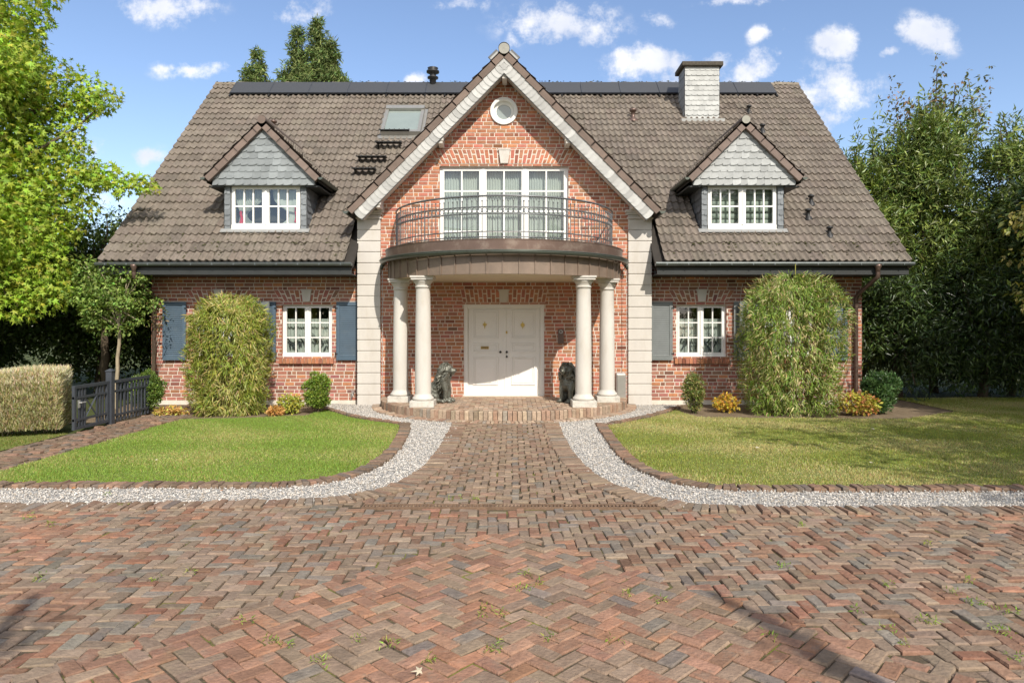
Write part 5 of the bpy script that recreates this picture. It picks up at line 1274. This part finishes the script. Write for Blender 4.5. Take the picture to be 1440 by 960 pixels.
shrub('box_shrub', 'thin patchy box shrub under the window right of the porch', 'shrub', W(975, 14.7), 14.7, .46, .82, .42, 4200, .045, OVAL, (.14, .18, .04), (.32, .26, .10), .3, M['leafdark'], BXG, droop=-.4, cr=.09)
shrub('box_shrub', 'dark green box shrub at the right house corner', 'shrub', W(1238, 14.6), 14.6, .74, .94, .7, 10500, .05, OVAL, (.06, .12, .035), (.10, .17, .05), .2, M['leafdark'], BXG, droop=-.9, cr=.11)
YG = 'low yellow leaved plants in the beds'
shrub('spirea', 'low pale yellow plant at the foot of the left bamboo', 'plant', W(241, 14.35), 14.35, .75, .16, .3, 380, .07, OVAL, (.52, .42, .10), (.58, .33, .12), .4, M['leaf'], YG, cr=.07, stems=8)
shrub('spirea', 'yellow-green leafy plant left of the bright box shrub', 'plant', W(408, 14.6), 14.6, .55, .42, .4, 800, .065, OVAL, (.34, .38, .06), (.52, .46, .08), .4, M['leaf'], YG, cr=.09)
shrub('spirea', 'small orange-leaved plant between bamboo and yellow-green plant', 'plant', W(388, 14.3), 14.3, .36, .18, .3, 240, .065, OVAL, (.60, .36, .12), (.5, .26, .08), .4, M['leaf'], YG, cr=.06, stems=6)
shrub('spirea', 'golden orange plant right of the thin box shrub', 'plant', W(1021, 14.8), 14.8, .55, .40, .4, 620, .07, OVAL, (.56, .42, .06), (.52, .25, .05), .3, M['leaf'], YG, cr=.08)
shrub('spirea', 'widest golden plant with reddish tips beside the dark box shrub', 'plant', W(1203, 14.3), 14.3, .88, .48, .5, 1300, .075, OVAL, (.42, .38, .06), (.52, .22, .09), .3, M['leaf'], YG, cr=.10)
# red-leaved climber twig by the left downpipe
mb = MB(); clump_leaves(mb, [(W(222, 15.6), 15.6, Z(py, 15.6), .22) for py in (425, 445, 455)] + [(W(232, 15.6), 15.6, Z(440, 15.6), .15)], 500, .06, OVAL, (.20, .13, .06), (.16, .20, .05), .5)
for k in range(5): mb.tube([(W(216, 15.9), 15.9, 0), (W(214 + k, 15.8), 15.8, 1.2), (W(216 + 4 * k, 15.6), 15.6, Z(420 + 8 * k, 15.6))], [.012, .009, .003], 5, col=(.12, .09, .06))
tag(mb.build('climbing_shrub', M['leaf']), 'thin reddish shrub climbing beside the left downpipe', 'shrub')

# ================================================================== trees
# large sweetgum reaching in from the left
tx_, ty_ = -14.0, 14.8
cl = [ell_clumps((-14.0, 15.2, 7.4), (3.8, 3.4, 5.8), 170, .5, .85, .45, low=2.2)]
br = []
for px, py, Y, r in ((215, 262, 10.2, .10), (205, 262, 10.2, .14), (193, 258, 10.2, .17), (180, 262, 10.2, .17), (165, 252, 10.1, .20), (150, 250, 10.2, .22), (168, 268, 10.1, .12), (135, 245, 10.1, .25), (120, 248, 10.2, .28), (100, 255, 10.2, .33), (85, 240, 10.1, .35), (160, 132, 10.3, .12), (150, 140, 10.2, .16), (140, 148, 10.2, .17), (130, 120, 10.3, .2), (118, 128, 10.3, .25), (125, 150, 10.2, .2), (105, 145, 10.2, .28), (85, 150, 10.3, .33), (97, 100, 10.2, .18), (80, 105, 10.2, .22), (62, 30, 10.2, .14), (48, 35, 10.2, .22), (35, 15, 10.2, .25), (48, 68, 10.3, .15), (30, 60, 10.2, .3), (100, 175, 10.2, .22), (108, 205, 10.2, .18), (95, 210, 10.2, .25), (80, 190, 10.2, .3), (122, 287, 10.1, .18), (105, 290, 10.1, .28), (85, 290, 10.0, .3), (100, 315, 10.1, .18), (90, 335, 10.0, .16), (70, 330, 9.9, .32), (60, 370, 9.8, .32), (78, 405, 9.7, .22), (60, 415, 9.7, .3), (40, 400, 9.7, .35), (25, 430, 9.6, .25), (72, 385, 9.7, .25), (10, 420, 9.6, .3), (40, 350, 9.7, .4), (30, 300, 9.8, .4), (40, 250, 9.9, .4), (40, 200, 10, .4), (35, 150, 10, .4), (30, 100, 10, .35), (15, 380, 9.6, .4), (20, 330, 9.5, .4), (5, 270, 9.5, .45), (5, 200, 9.6, .45), (5, 130, 9.7, .45), (10, 60, 9.8, .4)):
    Y *= 1.56; br.append((W(px, Y), Y, Z(py, Y), r * 1.15 * 1.5))
c0 = cl[0]; pxs = 720 + c0[:, 0] * F / c0[:, 1]; c0 = c0[(pxs < 60) & ~((c0[:, 2] < 2.9) & (c0[:, 0] > -12.6))]
cl = np.vstack([c0, np.array(br)])
tree('sweetgum_tree', 'large sweetgum tree with yellow-green star leaves reaching in from the left edge', 'tree', (tx_, ty_), 2.6, .26, cl,
     dict(dens=700, size=.13, tmpl=STAR, base=(.30, .41, .045), alt=(.46, .44, .06), alt_p=.10, droop=.5, var=.25, up=.30, outw=.7), M['leaf'], nlimb=46, fill=110)
# small tree behind the fence
ct = ell_clumps((W(158, 15.7), 15.7, 2.42), (1.0, .7, .80), 90, .18, .3, .3, low=1.75)
tree('small_tree', 'young pale-trunked tree behind the fence at the left house corner', 'tree', (W(163, 15.5), 15.5), 1.75, .05, ct, dict(dens=1500, size=.085, tmpl=OVAL, base=(.19, .28, .06), alt=(.30, .38, .10), alt_p=.2, droop=.3, up=.9, flat=.5), M['leaf'], 'palebark', nlimb=20)
BG = 'background trees'
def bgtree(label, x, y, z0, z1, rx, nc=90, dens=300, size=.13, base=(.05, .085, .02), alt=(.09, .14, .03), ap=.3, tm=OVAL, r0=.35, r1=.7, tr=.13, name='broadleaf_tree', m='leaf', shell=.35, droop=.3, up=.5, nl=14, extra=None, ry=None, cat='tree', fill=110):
    nc = int(nc * 1.35); dens *= 1.5; c = ell_clumps((x, y, (z0 + z1) / 2), (rx, ry or rx * .9, (z1 - z0) / 2), nc, r0, r1, shell, low=.3)
    if extra is not None: c = np.vstack([c, np.array(extra)])
    return tree(name, label, cat, (x, y), max(z0 * .8, .8), tr, c, dict(dens=dens, size=size, tmpl=tm, base=base, alt=alt, alt_p=ap, droop=droop, up=up), M[m], group=BG, nlimb=nl, fill=fill)
bgtree('feathery mid-green tree rising left of the roof edge', W(140, 17.5), 17.8, 2.0, Z(305, 17.5), 1.15, 70, 420, .085, (.15, .22, .05), (.24, .30, .07), .3, LANCE, .22, .42,
       extra=[(W(px, 17.5), 17.5, Z(py, 17.5), r) for px, py, r in ((150, 300, .2), (158, 292, .14), (175, 310, .2), (150, 285, .1), (165, 300, .14), (120, 320, .3), (180, 330, .25), (100, 340, .3))])
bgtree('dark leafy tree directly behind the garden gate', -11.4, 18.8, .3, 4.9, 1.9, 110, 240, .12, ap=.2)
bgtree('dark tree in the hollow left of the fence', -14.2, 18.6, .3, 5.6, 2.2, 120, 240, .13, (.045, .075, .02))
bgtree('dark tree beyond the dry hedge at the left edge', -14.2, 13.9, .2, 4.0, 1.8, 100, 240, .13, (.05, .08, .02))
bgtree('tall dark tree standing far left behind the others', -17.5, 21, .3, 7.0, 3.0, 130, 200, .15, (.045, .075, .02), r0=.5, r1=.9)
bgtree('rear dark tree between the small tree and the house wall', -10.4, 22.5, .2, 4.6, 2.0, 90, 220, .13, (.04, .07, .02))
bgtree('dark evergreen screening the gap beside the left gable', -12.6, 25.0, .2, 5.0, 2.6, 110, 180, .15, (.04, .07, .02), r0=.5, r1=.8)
# conifers behind the roof
def conifer(label, x, y, ztop, rate, n, lobes):
    cl = []
    for (dx, zt, rt) in lobes:
        z = zt
        while z > ztop - 6.5:
            r = .1 + (zt - z) * rt; k = max(3, int(r * 13))
            for i in range(k):
                a = random.uniform(0, 2 * PI); q = r * random.uniform(.1, 1.05); cl.append((x + dx + q * math.cos(a), y + q * math.sin(a), z + random.uniform(-.12, .12) - q * .12, random.uniform(.12, .24)))
            z -= .2
    return tree('conifer', label, 'tree', (x, y), 6, .22, cl, dict(dens=n, size=.2, tmpl=LANCE, base=(.13, .185, .06), alt=(.22, .26, .09), alt_p=.3, droop=.25, up=.4, hue_by_clump=.22), M['needle'], group='conifers behind the roof', nlimb=30)
conifer('tall conifer showing above the roof ridge left of centre', W(443, 30), 30, Z(28, 30), .4, 1700, [(0.15, Z(28, 30), .42), (-.75, Z(46, 30), .36), (.7, Z(62, 30), .4)])
conifer('smaller conifer tip above the ridge left of the tall conifer', W(361, 30), 30, Z(74, 30), .4, 1700, [(0, Z(74, 30), .40), (-.3, Z(100, 30), .5)])
# laurel screen on the right
def shoots(x, y, z, n, h, spread, r=.16):
    o = []
    for i in range(n):
        bx, by = x + random.gauss(0, spread), y + random.gauss(0, spread * .6); lx = random.uniform(-.2, .2); hh = h * random.uniform(.5, 1)
        for k in range(6): t = k / 5; o.append((bx + lx * t, by, z + hh * t, r * (1.1 - .7 * t)))
    return o
LG = dict(tm=LANCE, size=.17, dens=560, base=(.135, .19, .045), alt=(.24, .29, .065), ap=.3, droop=-.25, up=.4, r0=.3, r1=.55, name='laurel', m='leafdark')
bgtree('light green laurel closest to the right roof edge', 10.2, 19.6, .2, Z(200, 19.6), 1.5, 130, extra=shoots(10.2, 19.6, 6.0, 14, 1.5, .6), **LG)
bgtree('laurel tucked behind the right roof slope', 9.3, 21.6, .2, Z(190, 21.6), 1.5, 110, extra=shoots(9.4, 21.6, 6.4, 12, 1.5, .6), **LG)
bgtree('tall laurel in the middle of the right-hand screen', 12.0, 19.4, .2, Z(165, 19.4), 1.6, 150, extra=shoots(12.0, 19.4, 7.1, 16, 1.4, .7), **LG)
bgtree('laurel between the middle laurel and the dark right edge', 13.6, 18.6, .2, Z(190, 18.6), 1.6, 140, extra=shoots(13.4, 18.6, 6.3, 12, 1.2, .6), **LG)
bgtree('sparse reddish-tipped shrub poking highest above the laurels', 12.7, 20.6, 5.0, Z(150, 20.6), .9, 26, dens=240, size=.10, base=(.15, .16, .06), alt=(.26, .16, .09), ap=.35, r0=.2, r1=.35, tr=.06,
       extra=shoots(12.6, 20.5, 7.6, 17, 1.9, .75, .14), nl=24)
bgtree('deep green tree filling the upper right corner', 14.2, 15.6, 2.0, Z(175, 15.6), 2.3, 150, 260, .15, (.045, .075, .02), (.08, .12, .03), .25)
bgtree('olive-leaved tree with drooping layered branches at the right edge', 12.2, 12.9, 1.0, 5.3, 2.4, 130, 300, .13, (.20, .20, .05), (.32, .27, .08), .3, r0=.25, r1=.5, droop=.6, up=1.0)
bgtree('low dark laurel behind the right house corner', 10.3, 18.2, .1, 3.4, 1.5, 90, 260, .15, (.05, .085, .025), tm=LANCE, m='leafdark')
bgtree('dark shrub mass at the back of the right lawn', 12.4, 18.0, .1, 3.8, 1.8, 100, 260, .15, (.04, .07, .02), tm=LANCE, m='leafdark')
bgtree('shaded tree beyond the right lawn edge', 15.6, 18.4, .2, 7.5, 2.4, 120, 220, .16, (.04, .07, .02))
# trees outside the frame on the right: they shade the right lawn and the laurels
OG = 'trees right of the view'
def offtree(label, x, y, z0, z1, r, nc=110, dens=170, tr=.2):
    c = ell_clumps((x, y, (z0 + z1) / 2), (r, r, (z1 - z0) / 2), nc, .5, .9, .3); return tree('garden_tree', label, 'tree', (x, y), z0, tr, c, dict(dens=dens, size=.2, tmpl=OVAL, base=(.06, .09, .02), alt=(.1, .13, .03), alt_p=.3), M['leaf'], group=OG, nlimb=12)
offtree('round garden tree just outside the right edge, shading the lawn', 10.9, 3.2, 3.0, 8.6, 3.4)
offtree('garden tree outside the right edge further along', 14.8, 6.2, 2.0, 8.5, 3.2)
offtree('tall garden tree outside the right edge behind the driveway', 15.8, 1.0, 2.5, 9.5, 3.6)
offtree('garden tree outside the right edge beside the olive tree', 16.4, 11.0, 1.5, 9.0, 3.2)
# slim conical young trees beside the driveway whose shadows fall across it
def sapling(label, x, y, h, r):
    cl = []; z = h
    while z > .4:
        q = h - z; rr_ = min(.008 + q * .042, r)
        for i in range(3): a = random.uniform(0, 2 * PI); cl.append((x + rr_ * .5 * math.cos(a), y + rr_ * .5 * math.sin(a), z - .02, .022 + rr_ * .8))
        z -= .05
    for sd_, z0_ in ((1, h - .75), (-1, h - 1.0)):
        for k_ in range(8): t_ = k_ / 7; cl.append((x + sd_ * (.10 + .17 * t_), y, z0_ + .42 * t_, .05 * (1.2 - t_)))
    t = tree('young_tree', label, 'tree', (x, y), h * .93, .045, cl, dict(dens=4200, size=.05, tmpl=OVAL, base=(.07, .11, .03), alt=(.1, .14, .03), alt_p=.3), M['leaf'], group='young trees beside the driveway', nlimb=10); return t
SUN_EL, SUN_AZ = math.radians(39.5), math.radians(20)
k = 1 / math.tan(SUN_EL)
def foot(sx, sy, h): return sx + h * k * math.sin(SUN_AZ), sy - h * k * math.cos(SUN_AZ)
x, y = foot(1.38, 4.9, 5.6); sapling('slim young tree behind the camera on the right', x, y, 5.6, .34)
x, y = foot(-3.36, 4.85, 5.9); sapling('slim young tree behind the camera on the left', x, y, 5.9, .3)
# trees across the drive, seen only as reflections in the panes
for i, (x, y, h) in enumerate(((-14, -15, 8), (-7, -17, 9), (0, -16, 7), (7, -18, 9), (14, -15, 8), (-3.5, -20, 10), (4, -21, 10))):
    c = ell_clumps((x, y, h * .55), (2.9, 2.4, h * .45), 60, .6, 1.0, .3)
    tree('garden_tree', ['leafy tree across the driveway behind the camera'][0], 'tree', (x, y), h * .25, .2, c, dict(dens=70, size=.3, tmpl=OVAL, base=(.06, .09, .02), alt=(.1, .13, .03), alt_p=.3), M['leaf'], group='trees across the driveway', nlimb=8)

# ================================================================== camera, sky, sun
cam = bpy.data.cameras.new('camera'); co = bpy.data.objects.new('camera', cam); C.objects.link(co); bpy.context.scene.camera = co
cam.sensor_width = 36; cam.lens = 24; co.location = (0, 0, H); co.rotation_euler = (PI / 2, 0, 0); cam.shift_y = -25 / 1440; cam.clip_end = 1000; cam.clip_start = .05
sun = bpy.data.lights.new('sun', 'SUN'); so = bpy.data.objects.new('sun', sun); C.objects.link(so); sun.energy = 3.3; sun.angle = math.radians(.55); sun.color = (1, .935, .835)
sd = Vector((math.sin(SUN_AZ) * math.cos(SUN_EL), -math.cos(SUN_AZ) * math.cos(SUN_EL), math.sin(SUN_EL)))
so.rotation_euler = (-sd).to_track_quat('-Z', 'Y').to_euler(); so.location = (5, -10, 20)
wld = bpy.data.worlds.new('World'); bpy.context.scene.world = wld; wld.use_nodes = True; nt = wld.node_tree; N, L = nt.nodes, nt.links; N.clear()
out = N.new('ShaderNodeOutputWorld'); bgd = N.new('ShaderNodeBackground'); sky = N.new('ShaderNodeTexSky'); sky.sky_type = 'NISHITA'; sky.sun_disc = False
sky.sun_elevation = SUN_EL; sky.sun_rotation = math.radians(180) - SUN_AZ; sky.altitude = 0; sky.air_density = 1.0; sky.dust_density = .6; sky.ozone_density = 1.2
tc = N.new('ShaderNodeTexCoord'); sep = N.new('ShaderNodeSeparateXYZ'); L.new(tc.outputs['Generated'], sep.inputs[0])
ymax = N.new('ShaderNodeMath'); ymax.operation = 'MAXIMUM'; ymax.inputs[1].default_value = .05; L.new(sep.outputs['Y'], ymax.inputs[0])
def div(a):
    d = N.new('ShaderNodeMath'); d.operation = 'DIVIDE'; L.new(a, d.inputs[0]); L.new(ymax.outputs[0], d.inputs[1]); return d.outputs[0]
cmb = N.new('ShaderNodeCombineXYZ'); L.new(div(sep.outputs['X']), cmb.inputs[0]); L.new(div(sep.outputs['Z']), cmb.inputs[1])
nz = N.new('ShaderNodeTexNoise'); nz.inputs['Scale'].default_value = 16; nz.inputs['Detail'].default_value = 7; nz.inputs['Roughness'].default_value = .66; L.new(cmb.outputs[0], nz.inputs['Vector'])
nd = N.new('ShaderNodeTexNoise'); nd.inputs['Scale'].default_value = 9; nd.inputs['Detail'].default_value = 5; L.new(cmb.outputs[0], nd.inputs['Vector'])
sb = N.new('ShaderNodeVectorMath'); sb.operation = 'SUBTRACT'; L.new(nd.outputs['Color'], sb.inputs[0]); sb.inputs[1].default_value = (.5, .5, .5)
sc = N.new('ShaderNodeVectorMath'); sc.operation = 'SCALE'; sc.inputs['Scale'].default_value = .055; L.new(sb.outputs[0], sc.inputs[0])
wp = N.new('ShaderNodeVectorMath'); wp.operation = 'ADD'; L.new(cmb.outputs[0], wp.inputs[0]); L.new(sc.outputs[0], wp.inputs[1])
CLOUDS = [(235, 8, 62, 22, 1), (285, 94, 62, 13, .75), (245, 90, 28, 10, .6), (432, 12, 48, 26, .7), (650, 8, 45, 13, .7), (792, 38, 82, 30, 1), (815, 15, 50, 25, .8), (915, 88, 62, 30, 1), (925, 28, 20, 11, .65), (1070, 53, 22, 14, .95), (1060, 95, 50, 22, .75), (1000, 78, 40, 14, .7), (1180, 60, 36, 24, 1.1), (1300, 52, 50, 27, 1.15), (1250, 79, 14, 9, .9), (1172, 130, 62, 38, .95), (1155, 160, 45, 22, .8), (120, 197, 38, 20, .7), (207, 213, 30, 12, .75), (163, 236, 14, 10, .85), (588, 111, 16, 8, .9), (725, 62, 12, 10, .5), (1110, 48, 20, 8, .4), (120, 290, 120, 60, .35), (1040, 0, 60, 8, .6), (30, 150, 50, 40, .3)]
acc = None
for px, py, a, b, w in CLOUDS:
    v1 = N.new('ShaderNodeVectorMath'); v1.operation = 'SUBTRACT'; L.new(wp.outputs[0], v1.inputs[0]); v1.inputs[1].default_value = ((px - 720) / F, (HZ - py) / F, .0)
    v2 = N.new('ShaderNodeVectorMath'); v2.operation = 'MULTIPLY'; L.new(v1.outputs[0], v2.inputs[0]); v2.inputs[1].default_value = (F / a / 1.55, F / b / 1.55, 0)
    ln = N.new('ShaderNodeVectorMath'); ln.operation = 'LENGTH'; L.new(v2.outputs[0], ln.inputs[0])
    mr = N.new('ShaderNodeMapRange'); mr.interpolation_type = 'SMOOTHSTEP'; mr.inputs['From Min'].default_value = 1; mr.inputs['From Max'].default_value = 0; mr.inputs['To Min'].default_value = 0; mr.inputs['To Max'].default_value = w; L.new(ln.outputs['Value'], mr.inputs[0])
    if acc is None: acc = mr.outputs[0]
    else:
        m_ = N.new('ShaderNodeMath'); m_.operation = 'MAXIMUM'; L.new(acc, m_.inputs[0]); L.new(mr.outputs[0], m_.inputs[1]); acc = m_.outputs[0]
nm = N.new('ShaderNodeMath'); nm.operation = 'MULTIPLY_ADD'; L.new(nz.outputs[0], nm.inputs[0]); nm.inputs[1].default_value = 3.4; nm.inputs[2].default_value = -1.68
ad = N.new('ShaderNodeMath'); ad.operation = 'ADD'; L.new(acc, ad.inputs[0]); L.new(nm.outputs[0], ad.inputs[1])
gate_ = N.new('ShaderNodeMath'); gate_.operation = 'MULTIPLY'; 
dm = N.new('ShaderNodeMapRange'); dm.interpolation_type = 'SMOOTHSTEP'; dm.inputs['From Min'].default_value = .16; dm.inputs['From Max'].default_value = 1.05; L.new(ad.outputs[0], dm.inputs[0])
am = N.new('ShaderNodeMapRange'); am.inputs['From Max'].default_value = .25; L.new(acc, am.inputs[0]); L.new(dm.outputs[0], gate_.inputs[0]); L.new(am.outputs[0], gate_.inputs[1])
yp = N.new('ShaderNodeMath'); yp.operation = 'GREATER_THAN'; yp.inputs[1].default_value = .1; L.new(sep.outputs['Y'], yp.inputs[0])
g2 = N.new('ShaderNodeMath'); g2.operation = 'MULTIPLY'; L.new(gate_.outputs[0], g2.inputs[0]); L.new(yp.outputs[0], g2.inputs[1])
g3 = N.new('ShaderNodeMath'); g3.operation = 'MULTIPLY'; g3.inputs[1].default_value = .93; L.new(g2.outputs[0], g3.inputs[0])
tintn = N.new('ShaderNodeMix'); tintn.data_type = 'RGBA'; tintn.blend_type = 'MULTIPLY'; tintn.inputs[0].default_value = 1; L.new(sky.outputs[0], tintn.inputs[6]); tintn.inputs[7].default_value = (.78, .78, .83, 1)
mixc = N.new('ShaderNodeMix'); mixc.data_type = 'RGBA'; L.new(g3.outputs[0], mixc.inputs[0]); L.new(tintn.outputs[2], mixc.inputs[6]); cmx = N.new('ShaderNodeMix'); cmx.data_type = 'RGBA'; cmr = N.new('ShaderNodeMapRange'); cmr.inputs['From Min'].default_value = .38; cmr.inputs['From Max'].default_value = .62; L.new(nd.outputs[0], cmr.inputs[0]); L.new(cmr.outputs[0], cmx.inputs[0]); cmx.inputs[6].default_value = (3.7, 3.85, 4.3, 1); cmx.inputs[7].default_value = (5.0, 4.95, 5.05, 1); L.new(cmx.outputs[2], mixc.inputs[7])
# broken cloud cover added behind the camera, unseen, to lift fill light in the shade
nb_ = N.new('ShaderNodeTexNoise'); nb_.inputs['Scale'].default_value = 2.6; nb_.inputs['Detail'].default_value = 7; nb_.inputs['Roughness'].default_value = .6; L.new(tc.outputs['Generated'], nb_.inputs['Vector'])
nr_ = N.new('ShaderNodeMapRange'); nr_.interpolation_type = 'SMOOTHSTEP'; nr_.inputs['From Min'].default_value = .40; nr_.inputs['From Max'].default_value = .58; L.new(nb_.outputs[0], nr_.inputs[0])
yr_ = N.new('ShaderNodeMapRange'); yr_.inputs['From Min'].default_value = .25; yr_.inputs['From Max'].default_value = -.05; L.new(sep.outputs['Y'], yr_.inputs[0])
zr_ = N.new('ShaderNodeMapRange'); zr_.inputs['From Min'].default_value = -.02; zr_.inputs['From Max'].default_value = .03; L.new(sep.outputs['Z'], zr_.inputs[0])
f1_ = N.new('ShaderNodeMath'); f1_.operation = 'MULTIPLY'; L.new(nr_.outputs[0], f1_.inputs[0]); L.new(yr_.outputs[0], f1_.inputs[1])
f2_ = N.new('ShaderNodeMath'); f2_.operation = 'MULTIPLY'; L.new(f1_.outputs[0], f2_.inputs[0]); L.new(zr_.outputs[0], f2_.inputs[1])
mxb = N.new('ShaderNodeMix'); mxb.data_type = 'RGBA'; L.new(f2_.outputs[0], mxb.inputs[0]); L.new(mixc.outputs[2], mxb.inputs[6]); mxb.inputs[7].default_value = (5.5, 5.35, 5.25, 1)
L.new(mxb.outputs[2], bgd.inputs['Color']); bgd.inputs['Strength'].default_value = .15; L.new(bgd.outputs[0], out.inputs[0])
sc_ = bpy.context.scene; sc_.render.engine = 'CYCLES'
sc_.view_settings.view_transform = 'Standard'; sc_.view_settings.look = 'None'; sc_.view_settings.exposure = .66; sc_.view_settings.gamma = 1
sc_.cycles.max_bounces = 8; sc_.cycles.transparent_max_bounces = 8
